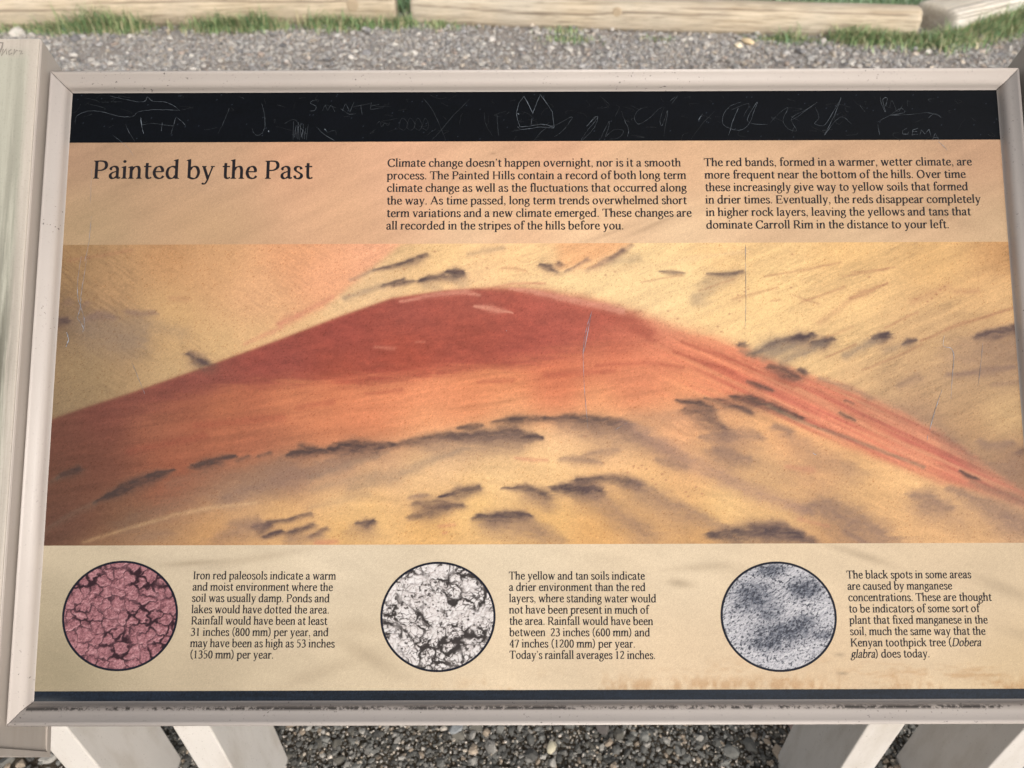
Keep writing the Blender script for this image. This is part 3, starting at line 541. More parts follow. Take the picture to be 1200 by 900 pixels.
EX = 0.006                                    # sheet carries on under the frame
vb = [PH / 2 + EX] + [np.mean([px2panel(x, y)[1] for (x, y) in pts]) for pts in (
      [(90, 168.2), (600, 166), (1165, 162.5)], [(80, 286.9), (600, 286.5), (1180, 282)],
      [(60, 639.6), (600, 638.7), (1190, 635)], [(40, 809.8), (600, 809.2), (1195, 806.8)])] + [-PH / 2 - EX]
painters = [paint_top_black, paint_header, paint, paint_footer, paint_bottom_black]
step = 0.00085
us = np.linspace(-PW / 2 - EX, PW / 2 + EX, int((PW + 2 * EX) / step) + 1)
rows, which = [], []
for i in range(5):
    n = max(3, int((vb[i] - vb[i + 1]) / step) + 1)
    vv = np.linspace(vb[i] - (0.00008 if i else 0), vb[i + 1] + (0.00008 if i < 4 else 0), n)
    rows.append(vv); which += [i] * n
vs = np.concatenate(rows); which = np.array(which)
U, Vv = np.meshgrid(us, vs)
X, Y = panel2px(U, Vv)
RGB = np.zeros(U.shape + (3,))
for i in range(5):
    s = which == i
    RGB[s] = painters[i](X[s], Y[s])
nv, nu = U.shape
idx = np.arange(nv * nu).reshape(nv, nu)
F = np.stack([idx[1:, :-1], idx[1:, 1:], idx[:-1, 1:], idx[:-1, :-1]], -1).reshape(-1, 4)
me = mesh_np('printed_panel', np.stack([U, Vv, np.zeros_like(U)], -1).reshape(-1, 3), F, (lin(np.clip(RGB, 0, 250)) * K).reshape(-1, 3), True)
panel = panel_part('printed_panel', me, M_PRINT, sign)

# ------------------------------------------------------------------ a drawn roman alphabet (units: x-height 460, capitals 660)
XH, CAP, ASC, DSC = 460, 660, 712, -215
class Glyph:
    def __init__(s, S, h): s.S, s.h, s.P = S, h, []
    def poly(s, pts): s.P.append([list(pts)])
    def strip(s, L, R):
        s.P.append([[L[i], L[i + 1], R[i + 1], R[i]] for i in range(len(L) - 1)])
    def pen(s, pts, smooth=True, nib=18, S=None, h=None, n=7, closed=False):
        S = S or s.S; h = h or s.h
        p = np.array(pts, float)
        if smooth:
            q = []
            m = len(p)
            for i in range(m if closed else m - 1):
                if closed: a, b, c, d = p[(i - 1) % m], p[i], p[(i + 1) % m], p[(i + 2) % m]
                else: a, b, c, d = p[max(i - 1, 0)], p[i], p[i + 1], p[min(i + 2, m - 1)]
                for t in np.arange(n) / n:
                    q.append(.5 * ((2 * b) + (c - a) * t + (2 * a - 5 * b + 4 * c - d) * t * t + (3 * b - a - 3 * c + d) * t ** 3))
            q.append(p[0] if closed else p[-1]); p = np.array(q)
        if closed:
            d = np.roll(p[:-1], -1, 0) - np.roll(p[:-1], 1, 0); d = np.vstack([d, d[:1]])
        else: d = np.gradient(p, axis=0)
        d /= np.linalg.norm(d, axis=1)[:, None] + 1e-9
        a = math.radians(nib)
        w = h + (S - h) * np.abs(d[:, 1] * math.cos(a) - d[:, 0] * math.sin(a)) ** 1.25
        nrm = np.stack([-d[:, 1], d[:, 0]], -1)
        s.strip((p + nrm * w[:, None] / 2).tolist(), (p - nrm * w[:, None] / 2).tolist())
    def line(s, a, b, w):
        a = np.array(a, float); b = np.array(b, float); d = b - a; d /= np.linalg.norm(d); n = np.array([-d[1], d[0]]) * w / 2
        s.poly([tuple(a + n), tuple(b + n), tuple(b - n), tuple(a - n)])
    def foot(s, x, y=0, w=None, L=42, R=42, up=1, t=26):
        w = w or s.S
        s.poly([(x - w / 2 - L, y), (x + w / 2 + R, y), (x + w / 2 + R, y + up * t), (x + w / 2 + min(R, 12), y + up * (t + 8)), (x + w / 2, y + up * 68),
                (x - w / 2, y + up * 68), (x - w / 2 - min(L, 12), y + up * (t + 8)), (x - w / 2 - L, y + up * t)])
    def flag(s, x, y, w=None, L=52):
        w = w or s.S
        s.poly([(x - w / 2 - L, y - 40), (x - w / 2, y - 16), (x + w / 2, y + 12), (x + w / 2, y - 80), (x - w / 2, y - 95), (x - w / 2 - 8, y - 62), (x - w / 2 - L, y - 64)])
    def stem(s, x, y0, y1, w=None):
        w = w or s.S; s.poly([(x - w / 2, y0), (x + w / 2, y0), (x + w / 2, y1), (x - w / 2, y1)])
    def dot(s, x, y, r=48):
        s.poly([(x + r * math.cos(k * math.pi / 7), y + r * math.sin(k * math.pi / 7)) for k in range(14)])
    def ell(s, cx, cy, rx, ry, **k):
        s.pen([(cx + rx * math.cos(t * math.pi / 6), cy + ry * math.sin(t * math.pi / 6)) for t in range(12)], closed=True, n=4, **k)

def glyph(ch, S=84, h=34):
    g = Glyph(S, h); hs = S / 2
    def bowl_r(x, a=430):   # bowl of b, p opening from a stem at x
        g.pen([(x + hs - 20, XH - 130), (x + 85, XH - 45), (x + 165, XH - 14), (x + 255, XH - 60), (x + 300, 225), (x + 250, 60), (x + 155, 6), (x + 70, 22), (x, 60)])
    def bowl_l(x):
        g.pen([(x - hs + 20, XH - 60), (x - 85, XH - 18), (x - 170, XH - 22), (x - 262, XH - 95), (x - 298, 205), (x - 255, 60), (x - 170, 12), (x - 80, 45), (x - hs + 22, 120)])
    def arch(x0, x1):
        g.pen([(x0 + hs - 25, 320), (x0 + 70, 400), (x0 + 135, 440), (x0 + 200, 440), (x1 - 22, 405), (x1, 320), (x1, 240), (x1, 60)])
        g.foot(x1)
    adv = 400
    if ch == ' ': adv = 200
    elif ch == 'a':
        g.pen([(72, 335), (92, 400), (165, 445), (245, 432), (287, 372), (292, 300), (292, 110), (305, 50), (345, 26), (392, 48)])
        g.dot(86, 345, 38)
        g.pen([(290, 275), (220, 254), (130, 216), (76, 150), (80, 65), (140, 14), (215, 34), (292, 105)]); adv = 405
    elif ch == 'b': g.stem(98, 30, ASC - 20); g.flag(98, ASC); bowl_r(98); adv = 470
    elif ch == 'c': g.pen([(352, 345), (322, 415), (240, 446), (135, 400), (78, 235), (130, 70), (235, 14), (320, 36), (378, 100)], nib=12); g.dot(345, 352, 40); adv = 408
    elif ch == 'd': g.stem(372, 0, ASC - 20); g.flag(372, ASC); bowl_l(372); g.foot(372, L=0, R=48); adv = 480
    elif ch == 'e':
        g.pen([(84, 258), (352, 258)], False, S=h, h=h)
        g.pen([(346, 250), (336, 350), (290, 425), (225, 446), (130, 396), (78, 235), (130, 70), (238, 14), (322, 38), (378, 104)], nib=12); adv = 415
    elif ch == 'f': g.pen([(322, 640), (292, 690), (235, 700), (172, 660), (150, 570), (150, 40)]); g.dot(312, 636, 40); g.foot(150, R=62); g.line((52, XH - 14), (286, XH - 14), h + 4); adv = 288
    elif ch == 'g':
        g.ell(200, 305, 118, 138)
        g.pen([(120, 205), (90, 150), (125, 100), (250, 82), (345, 45), (362, -45), (290, -150), (180, -185), (75, -150), (52, -70), (95, 0), (150, 40)], S=S * .85)
        g.pen([(285, 405), (330, 435), (395, 432)], S=S * .7); adv = 412
    elif ch == 'h': g.stem(98, 0, ASC - 20); g.flag(98, ASC); g.foot(98); arch(98, 355); adv = 455
    elif ch == 'i': g.stem(112, 0, XH - 20); g.flag(112, XH); g.foot(112); g.dot(108, 628, 52); adv = 228
    elif ch == 'j': g.pen([(120, XH - 20), (120, -60), (90, -160), (20, -190)]); g.flag(120, XH); g.dot(116, 628, 52); adv = 228
    elif ch == 'k':
        g.stem(98, 0, ASC - 20); g.flag(98, ASC); g.foot(98)
        g.line((120, 215), (340, 440), h + 4); g.line((270, 446), (415, 446), h - 4); g.line((195, 300), (395, 10), S); g.foot(400, w=30, L=70, R=50); adv = 465
    elif ch == 'l': g.stem(112, 0, ASC - 20); g.flag(112, ASC); g.foot(112); adv = 226
    elif ch == 'm': g.stem(98, 0, XH - 20); g.flag(98, XH); g.foot(98); arch(98, 340); arch(340, 582); adv = 680
    elif ch == 'n': g.stem(98, 0, XH - 20); g.flag(98, XH); g.foot(98); arch(98, 355); adv = 455
    elif ch == 'o': g.ell(232, 230, 158, 212); adv = 465
    elif ch == 'p': g.stem(98, DSC, XH - 20); g.flag(98, XH); bowl_r(98); g.foot(98, DSC); adv = 470
    elif ch == 'q': g.stem(372, DSC, XH - 10); bowl_l(372); g.foot(372, DSC); adv = 470
    elif ch == 'r': g.stem(98, 0, XH - 20); g.flag(98, XH); g.foot(98, R=58); g.pen([(125, 320), (168, 405), (225, 442), (285, 424)]); g.dot(285, 404, 44); adv = 325
    elif ch == 's':
        g.pen([(278, 345), (252, 418), (180, 446), (104, 418), (84, 345), (130, 275), (215, 220), (284, 155), (278, 66), (198, 12), (110, 26), (58, 118)], nib=-14); adv = 345
    elif ch == 't': g.pen([(148, 575), (142, 470), (142, 130), (166, 45), (225, 18), (295, 55)]); g.line((46, XH - 14), (282, XH - 14), h + 6); g.poly([(50, XH - 20), (105, XH + 2), (180, 590), (180, XH)]); adv = 300
    elif ch == 'u': g.pen([(98, XH - 10), (98, 150), (130, 50), (200, 22), (270, 48), (340, 120)]); g.flag(98, XH, L=46); g.stem(350, 0, XH - 20); g.flag(350, XH, L=46); g.foot(350, L=0, R=46); adv = 455
    elif ch in 'vy':
        g.line((92, 450), (232, 0), S * .95); g.line((232, 0), (372, 450), h + 6)
        g.line((30, 446), (175, 446), h - 4); g.line((310, 446), (440, 446), h - 4)
        if ch == 'y': g.pen([(236, 10), (190, -110), (140, -180), (70, -190)], S=h + 14, h=h); g.dot(74, -176, 38)
        adv = 442
    elif ch == 'w':
        g.line((88, 450), (210, 0), S * .95); g.line((210, 0), (330, 440), h + 6); g.line((318, 450), (445, 0), S * .95); g.line((445, 0), (570, 450), h + 6)
        g.line((28, 446), (165, 446), h - 4); g.line((262, 446), (380, 446), h - 4); g.line((505, 446), (635, 446), h - 4); adv = 640
    elif ch == 'x': g.line((85, 446), (355, 12), S); g.line((75, 10), (345, 446), h + 6); [g.line(a, b, h - 4) for a, b in (((25, 446), (180, 446)), ((280, 446), (410, 446)), ((15, 13), (150, 13)), ((270, 13), (425, 13)))]; adv = 440
    elif ch == 'z': g.line((60, 440), (340, 440), h + 10); g.line((330, 440), (75, 20), S); g.line((55, 18), (355, 18), h + 10); g.line((66, 450), (58, 340), h); g.line((352, 10), (366, 115), h); adv = 405
    elif ch == 'A': g.line((70, 10), (310, 660), h + 6); g.line((298, 672), (548, 0), S * 1.05); g.line((160, 225), (450, 225), h + 2); g.foot(72, w=26, L=58, R=66); g.foot(545, w=56, L=62, R=60); adv = 625
    elif ch == 'C': g.pen([(528, 500), (478, 605), (355, 652), (200, 600), (92, 440), (92, 220), (190, 60), (345, 6), (480, 50), (545, 160)], S=S * 1.08, nib=8); g.line((534, 480), (530, 655), h); adv = 590
    elif ch == 'D': g.stem(120, 0, CAP); g.foot(120, R=10); g.foot(120, CAP, up=-1, R=10); g.pen([(120, 642), (300, 646), (450, 600), (548, 470), (556, 300), (500, 130), (380, 30), (240, 16), (120, 18)], S=S * 1.08, nib=5); adv = 640
    elif ch == 'E': g.stem(120, 0, CAP); g.foot(120, R=10); g.foot(120, CAP, up=-1, R=10); g.line((120, 642), (470, 642), h + 2); g.line((120, 18), (490, 18), h + 2); g.line((120, 345), (390, 345), h + 2); g.line((468, 655), (462, 520), h); g.line((392, 420), (392, 270), h); g.line((488, 5), (508, 150), h); adv = 545
    elif ch == 'H': [(g.stem(x, 0, CAP), g.foot(x), g.foot(x, CAP, up=-1)) for x in (125, 525)]; g.line((125, 340), (525, 340), h + 2); adv = 650
    elif ch == 'I': g.stem(140, 0, CAP); g.foot(140); g.foot(140, CAP, up=-1); adv = 280
    elif ch == 'K': g.stem(120, 0, CAP); g.foot(120); g.foot(120, CAP, up=-1); g.line((150, 300), (500, 640), h + 6); g.line((270, 420), (545, 10), S); g.line((425, 645), (580, 645), h - 4); g.foot(550, w=40, L=70, R=55); adv = 610
    elif ch == 'O': g.ell(330, 328, 242, 318, S=S * 1.08); adv = 660
    elif ch in 'PR':
        g.stem(125, 0, CAP); g.foot(125, R=52 if ch == 'P' else 42); g.foot(125, CAP, up=-1, R=10)
        g.pen([(120, 636), (260, 645), (390, 612), (440, 500), (405, 380), (290, 312), (160, 306)], S=S * 1.04, nib=6)
        if ch == 'R': g.line((270, 330), (520, 10), S); g.foot(530, w=40, L=50, R=55)
        adv = 505 if ch == 'P' else 580
    elif ch == 'T': g.stem(285, 0, CAP); g.foot(285, L=56, R=56); g.line((35, 640), (535, 640), h + 2); g.line((42, 655), (30, 500), h); g.line((528, 655), (540, 500), h); adv = 560
    elif ch == '1': g.stem(215, 0, 640); g.foot(215, L=60, R=60); g.poly([(100, 545), (100, 570), (215, 650), (257, 650), (257, 610), (215, 590)]); adv = 420
    elif ch == '2': g.pen([(82, 520), (125, 600), (215, 634), (315, 590), (335, 480), (270, 330), (150, 160), (70, 50)]); g.line((66, 30), (365, 30), 58); g.line((358, 20), (382, 130), h); adv = 430
    elif ch == '3': g.pen([(82, 560), (150, 625), (240, 628), (318, 560), (310, 430), (230, 355), (160, 342)]); g.pen([(190, 350), (290, 330), (352, 230), (330, 90), (230, 14), (130, 18), (70, 70)]); adv = 430
    elif ch == '4': g.stem(300, 0, 640); g.line((300, 630), (52, 215), h + 8); g.line((40, 200), (400, 200), 46); g.foot(300, L=50, R=50); adv = 440
    elif ch == '5': g.line((120, 625), (350, 625), 56); g.line((125, 640), (112, 360), h); g.pen([(112, 365), (210, 390), (310, 340), (348, 220), (300, 80), (190, 12), (70, 50)]); adv = 425
    elif ch == '6': g.pen([(350, 635), (230, 560), (130, 420), (86, 250), (120, 90), (215, 12), (315, 60), (352, 190), (310, 320), (215, 360), (110, 290)]); adv = 435
    elif ch == '7': g.line((62, 615), (370, 615), 52); g.line((355, 600), (160, 0), S * .9); g.line((66, 625), (58, 510), h); adv = 410
    elif ch == '8': g.ell(215, 490, 112, 138, nib=-20); g.ell(215, 178, 140, 165, nib=-20); adv = 430
    elif ch == '0': g.ell(215, 320, 140, 308, nib=4); adv = 430
    elif ch == '.': g.dot(100, 42, 52); adv = 205
    elif ch == ',': g.dot(100, 46, 52); g.pen([(130, 40), (128, -40), (75, -115)], S=46, h=26); adv = 205
    elif ch in "'’": g.dot(95, 620, 50); g.pen([(124, 620), (122, 555), (72, 480)], S=46, h=26); adv = 190
    elif ch == '(': g.pen([(265, 720), (160, 600), (112, 420), (112, 230), (160, 50), (265, -80)], S=S * .8, nib=0); adv = 290
    elif ch == ')': g.pen([(25, 720), (130, 600), (178, 420), (178, 230), (130, 50), (25, -80)], S=S * .8, nib=0); adv = 290
    return g.P, adv

GC = {}
def lettering(name, lines, xh_m, mat, S=112, h=58):
    """lines: (text, start x, y, end x, y of the baseline traced in image pixels); italics between underscores"""
    V, F = [], []
    for text, x0, y0, x1, y1 in lines:
        A = np.array(px2panel(x0, y0)); B = np.array(px2panel(x1, y1))
        seq, it, total = [], False, 0.0
        for ch in text:
            if ch == '_': it = not it; continue
            if (ch, S, h) not in GC: GC[(ch, S, h)] = glyph(ch, S, h)
            P, adv = GC[(ch, S, h)]
            if it: adv *= .93
            seq.append((P, total, it)); total += adv
        total -= 60
        d = (B - A); L = np.linalg.norm(d); d /= L; n = np.array([-d[1], d[0]])
        sx = L / total; sy = xh_m / XH
        for P, off, it in seq:
            for k, part in enumerate(P):
                z = 0.00012 + 0.000006 * k
                for f in part:
                    b = len(V)
                    for (px, py) in f:
                        gx = off + (px * .93 + py * .22 - 10 if it else px) - 40
                        q = A + d * gx * sx + n * py * sy
                        V.append((q[0], q[1], z))
                    F.append(list(range(b, b + len(f))))
    o = panel_part(name, mesh_py(name, V, F), mat, panel)
    return o

def col_lines(texts, starts, ends, y_left, y_right):
    return [(t, a, yl, b, yr) for t, a, b, yl, yr in zip(texts, starts, ends, y_left, y_right)]

tag(lettering('title_lettering', [('Painted by the Past', 111.5, 211.0, 367.8, 210.4)], 0.0130, M_INK, 98, 44), 'large black serif title reading Painted by the Past')
T1 = ["Climate change doesn’t happen overnight, nor is it a smooth", "process. The Painted Hills contain a record of both long term", "climate change as well as the fluctuations that occurred along",
      "the way. As time passed, long term trends overwhelmed short", "term variations and a new climate emerged. These changes are", "all recorded in the stripes of the hills before you."]
tag(lettering('paragraph_lettering', col_lines(T1, [456.7, 456, 455.7, 455.4, 455.2, 454.7], [800, 806, 806.5, 806.5, 812.3, 732.7],
    [196, 210.8, 225.4, 240.2, 254.9, 269.5], [194.6, 209.3, 223.9, 238.7, 253.4, 268.6]), 0.0057, M_INK2), 'top middle paragraph beginning Climate change')
T2 = ["The red bands, formed in a warmer, wetter climate, are", "more frequent near the bottom of the hills. Over time", "these increasingly give way to yellow soils that formed",
      "in drier times. Eventually, the reds disappear completely", "in higher rock layers, leaving the yellows and tans that", "dominate Carroll Rim in the distance to your left."]
tag(lettering('paragraph_lettering', col_lines(T2, [827.7, 828.3, 828.7, 829, 829.4, 829.7], [1141, 1133.7, 1136.3, 1151, 1139.4, 1114],
    [194.2, 208.8, 223.4, 238, 252.6, 267.4], [192.4, 207, 221.6, 236.2, 250.9, 266]), 0.0057, M_INK2), 'top right paragraph beginning The red bands')
T3 = ["Iron red paleosols indicate a warm", "and moist environment where the", "soil was usually damp. Ponds and", "lakes would have dotted the area.", "Rainfall would have been at least",
      "31 inches (800 mm) per year, and", "may have been as high as 53 inches", "(1350 mm) per year."]
y3 = [680 + 13.25 * i for i in range(8)]
tag(lettering('paragraph_lettering', col_lines(T3, [225, 224.3, 223.4, 222.8, 222.3, 221.6, 221, 220.5], [392, 388.4, 384.4, 384, 381.4, 382.8, 390, 318.4], y3, y3), 0.0050, M_INK2), 'bottom left paragraph beginning Iron red paleosols')
T4 = ["The yellow and tan soils indicate", "a drier environment than the red", "layers, where standing water would", "not have been present in much of", "the area. Rainfall would have been",
      "between  23 inches (600 mm) and", "47 inches (1200 mm) per year.", "Today’s rainfall averages 12 inches."]
y4 = [679.2 + 13.27 * i for i in range(8)]
tag(lettering('paragraph_lettering', col_lines(T4, [595.3] * 8, [754.3, 754.8, 767.3, 758.3, 763.4, 759.7, 742.5, 766], y4, [y - .3 for y in y4]), 0.0050, M_INK2), 'bottom middle paragraph beginning The yellow and tan soils')
T5 = ["The black spots in some areas", "are caused by manganese", "concentrations. These are thought", "to be indicators of some sort of", "plant that fixed manganese in the",
      "soil, much the same way that the", "Kenyan toothpick tree (_Dobera_", "_glabra_) does today."]
y5 = [676.8 + 13.27 * i for i in range(8)]
tag(lettering('paragraph_lettering', col_lines(T5, [991.2, 992, 992.8, 993.5, 994.1, 994.6, 995.2, 995.6], [1136.7, 1114.4, 1160.4, 1146, 1155.7, 1153, 1147.7, 1087.7], y5, [y - .9 for y in y5]), 0.0050, M_INK2), 'bottom right paragraph beginning The black spots')

# ------------------------------------------------------------------ three round soil pictures
def worley(x, y, spacing, seed, jitter=.9):
    r = np.random.default_rng(seed); n = int(2.6 / spacing) + 1
    gx, gy = np.meshgrid(np.arange(n), np.arange(n)); P = (np.stack([gx, gy], -1).reshape(-1, 2) + jitter * (r.random((n * n, 2)) - .5)) * spacing - 1.3
    sh = x.shape; q = np.stack([x.ravel(), y.ravel()], -1); f1 = np.empty(len(q)); f2 = np.empty(len(q)); idn = np.empty(len(q), int)
    for a in range(0, len(q), 4000):
        d = np.sqrt(((q[a:a + 4000, None] - P[None]) ** 2).sum(-1)); o = np.argpartition(d, 1, axis=1)[:, :2]
        dd = np.take_along_axis(d, o, 1); k = dd.argmin(1); f1[a:a + 4000] = dd.min(1); f2[a:a + 4000] = dd.max(1); idn[a:a + 4000] = o[np.arange(len(o)), k]
    return f1.reshape(sh) / spacing, f2.reshape(sh) / spacing, r.random(n * n)[idn].reshape(sh)
def soil_print(kind, x, y):
    """the close-up soil photographs printed in the circles"""
    wx = x + .20 * fbm(x * 4 + 3, y * 4, 501, 3) + .11 * fbm(x * 13, y * 13, 502, 4); wy = y + .20 * fbm(x * 4 + 9, y * 4 + 4, 503, 3) + .11 * fbm(x * 13 + 5, y * 13, 504, 4)
    g = .55 * fbm(x * 11, y * 11, 505, 3) + .75 * fbm(x * 27, y * 27, 506, 3)
    def lit(h, k):
        gy_, gx_ = np.gradient(h); return -(gx_ * .45 - gy_ * .9) * k
    def vein(n_, w_): return np.exp(-(n_ / w_) ** 2)
    if kind == 'red':
        a, b, c = worley(wx, wy, .215, 511); e = b - a; a2, b2, c2 = worley(wx * 1.0 + .03 * g, wy, .070, 513); e2 = b2 - a2
        gate = np.clip(.80 + 2.2 * fbm(x * 3 + 2, y * 3, 515, 3), .15, 1)
        h = .24 * np.clip(e / .45, 0, 1) ** .7 + .14 * np.clip(1 - a2 * 1.2, 0, 1) + .12 * g
        t_ = .54 + lit(h, 4.2) + .62 * g + .16 * (c2 - .5) + .10 * np.random.default_rng(3).normal(0, 1, x.shape)
        im = ramp3(t_, (74, 44, 50), (166, 112, 117), (206, 158, 160))
        im = blend(im, np.broadcast_to(np.array((92, 56, 62.)), im.shape), sig((.10 - e2) / .05) * .55)
        ck = sig((.17 * gate + .02 + .22 * g - e) / .035) * np.clip(gate + .2, 0, 1)
        return blend(im, np.broadcast_to(np.array((46, 28, 34.)), im.shape), np.clip(ck, 0, .94))
    if kind == 'white':
        a, b, c = worley(wx, wy, .27, 521, 1.0); e = b - a; a2, b2, c2 = worley(wx + .03 * g, wy, .095, 523, 1.0); e2 = b2 - a2
        hole = np.clip(.58 + 2.4 * fbm(x * 3.6 + 7, y * 3.6, 525, 3), 0, 1)
        h = .20 * np.clip(e / .5, 0, 1) ** .6 + .22 * np.clip(1 - a2 * 1.1, 0, 1) + .08 * g
        t_ = .72 + lit(h, 4.0) + .30 * g + .14 * (c2 - .5)
        im = ramp3(t_, (124, 108, 102), (218, 208, 203), (246, 240, 237))
        im = blend(im, np.broadcast_to(np.array((112, 98, 92.)), im.shape), sig((.07 - e2) / .05) * .38)
        pit = sig((fbm(x * 19 + 4, y * 19, 529, 3) - .20) / .02) * .8
        dk = np.maximum.reduce([sig((.17 * hole + .30 * g - e) / .03) * np.clip(hole * 1.2, 0, 1), sig((.15 * hole + .2 * g - e2) / .04) * hole * .75, pit])
        return blend(im, np.broadcast_to(np.array((48, 42, 40.)), im.shape), np.clip(dk, 0, .93))
    h = .42 * g + .10 * fbm(x * 45, y * 45, 533, 2)
    sp = np.zeros(x.shape)
    for (bx, by, sx, sy, st) in [(-.12, .84, .26, .13, 1.0), (.46, .50, .28, .17, 1.0), (-.40, .34, .36, .28, .85), (-.16, .10, .26, .22, .60), (.12, -.26, .48, .20, 1.0), (-.18, -.46, .34, .16, .9), (.74, -.36, .22, .09, .7), (.42, -.12, .24, .14, .7)]:
        sp = np.maximum(sp, st * np.exp(-(((wx * .5 + x * .5 - bx) / sx) ** 2 + ((wy * .5 + y * .5 - by) / sy) ** 2) ** 1.3))
    sp = np.clip(sp * (1.0 + 1.5 * fbm(x * 15, y * 15, 537, 4)) * 1.15, 0, 1)
    t_ = .64 + lit(h, 6.5) + .22 * g
    im = ramp3(t_, (96, 95, 102), (182, 180, 184), (222, 218, 218))
    im = blend(im, ramp3(t_, (34, 36, 44), (80, 83, 94), (140, 142, 150)), sp * .95)
    th = .7; du = x * math.cos(th) + y * math.sin(th); dv = -x * math.sin(th) + y * math.cos(th)
    dash = sig((fbm(du * 32 + 3, dv * 46, 539, 3) - .165 + .06 * sp) / .03)
    return blend(im, np.broadcast_to(np.array((48, 50, 60.)), im.shape), dash * .85)

def soil_disc(cx, cy, left, right, kind, label):
    c = np.array(px2panel(cx, cy)); r = (np.array(px2panel(right, cy))[0] - np.array(px2panel(left, cy))[0]) / 2
    ey = (px2panel(cx, cy - 64.5)[1] - px2panel(cx, cy + 64.5)[1]) / 2 / r        # circle flattened to its height in image pixels
    N = 250
    gx, gy = np.meshgrid(np.linspace(-1, 1, N), np.linspace(-1, 1, N))
    im = soil_print(kind, gx, gy)
    i_ = np.arange(N * N).reshape(N, N)
    F = np.stack([i_[:-1, :-1], i_[:-1, 1:], i_[1:, 1:], i_[1:, :-1]], -1).reshape(-1, 4)
    keep = ((gx ** 2 + gy ** 2) <= .985).ravel(); F = F[keep[F].all(1)]
    used = np.unique(F); mp = np.full(N * N, -1); mp[used] = np.arange(len(used))
    V = np.stack([gx.ravel() * r, gy.ravel() * r * ey, np.zeros(N * N)], -1)[used]
    me = mesh_np('soil_picture', V, mp[F], (lin(np.clip(im, 0, 250)) * K).reshape(-1, 3)[used], True)
    o = link('soil_picture', me, M_PRINT, panel); o.location = (c[0], c[1], 0.00010); tag(o, label)
    V = []; F = []; n = 120
    for i in range(n):
        a = 2 * math.pi * i / n
        for q in (r - .0019, r + .0002): V.append((c[0] + q * math.cos(a), c[1] + q * ey * math.sin(a), 0.00018))
    for i in range(n):
        j = (i + 1) % n; F.append((2 * i, 2 * i + 1, 2 * j + 1, 2 * j))
    link('circle_outline', mesh_py('circle_outline', V, F), M_RING, panel)
soil_disc(138.9, 722.8, 71.3, 206.6, 'red', 'round picture of cracked pinkish red soil')
soil_disc(511.5, 722.8, 444.2, 578.9, 'white', 'round picture of crumbly whitish soil')
soil_disc(910.7, 721.3, 842.9, 978.6, 'grey', 'round picture of grey soil with dark spots')

# ------------------------------------------------------------------ scratches on the laminate
SV, SF, SCOL = [], [], []
SK = .68
def scratch(pts, tone=120, w=0.00045, jit=0.6, smooth=True):
    p = np.array(pts, float)
    if smooth and len(p) > 2:
        q = []
        for i in range(len(p) - 1):
            a, b, c, d = p[max(i - 1, 0)], p[i], p[i + 1], p[min(i + 2, len(p) - 1)]
            for t in np.arange(5) / 5:
                q.append(.5 * ((2 * b) + (c - a) * t + (2 * a - 5 * b + 4 * c - d) * t * t + (3 * b - a - 3 * c + d) * t ** 3))
        q.append(p[-1]); p = np.array(q)
    else:
        q = []
        for i in range(len(p) - 1):
            for t in np.arange(4) / 4: q.append(p[i] * (1 - t) + p[i + 1] * t)
        q.append(p[-1]); p = np.array(q)
    p = p + np.random.default_rng(len(SV)).normal(0, jit * .25, p.shape)
    P = np.array([px2panel(*a) for a in p]); d = np.gradient(P, axis=0); d /= np.linalg.norm(d, axis=1)[:, None] + 1e-9
    n = np.stack([-d[:, 1], d[:, 0]], -1)
    b = len(SV); z = 0.00030 + 0.000002 * (len(SF) % 40)
    r = np.random.default_rng(len(SF))
    for i in range(len(P)):
        ww = w * (.15 + .95 * r.random() * r.random() + .25) * .5 * (.35 + .65 * math.sin(math.pi * (i + .5) / len(P)) ** .6)
        for s_ in (1, -1):
            q = P[i] + n[i] * ww * s_; SV.append((q[0], q[1], z))
            k = tone * SK * (.45 + .75 * r.random()); SCOL.append(lin((k * .94, k, k * 1.07)))
    for i in range(len(P) - 1):
        SF.append((b + 2 * i, b + 2 * i + 1, b + 2 * i + 3, b + 2 * i + 2))

# the little pointed scrawl at the top middle
scratch([(612, 149), (609, 140), (608, 132), (611, 121), (617, 113), (622, 122), (627, 133), (631, 123), (636, 111), (644, 122), (650, 131), (652, 149)], 150, .0006, .4, False)
scratch([(609, 149), (622, 148), (640, 146), (652, 150), (636, 149), (614, 152), (609, 148)], 130, .0006)
scratch([(626, 139), (625, 147)], 110); scratch([(609, 133), (611, 134)], 170, .001)
# letters scratched beside it: "Sm", "NTE", "GEMA"
scratch([(375, 118), (369, 119), (367, 122), (373, 125), (372, 130), (366, 131)], 125, .0005)
scratch([(381, 131), (384, 124), (387, 130), (391, 124), (395, 132)], 110)
for L_ in ([(404, 131), (408, 122), (413, 132), (418, 120)], [(417, 126), (436, 122)], [(426, 124), (427, 135)], [(438, 121), (437, 129), (452, 127)], [(437, 125), (447, 123)], [(402, 128), (412, 135), (420, 134)]):
    scratch(L_, 105, .0005, .5, False)
for L_ in ([(1065, 149), (1060, 152), (1060, 156), (1066, 156), (1067, 153)], [(1078, 149), (1072, 151), (1071, 157), (1078, 156)], [(1072, 153), (1077, 153)], [(1080, 158), (1082, 151), (1086, 156), (1091, 150), (1093, 158)], [(1095, 163), (1098, 155), (1103, 164)], [(1096, 160), (1102, 160)]):
    scratch(L_, 120, .00055, .3, False)
scratch([(1102, 165), (1108, 170), (1112, 175)], 190, .0008)
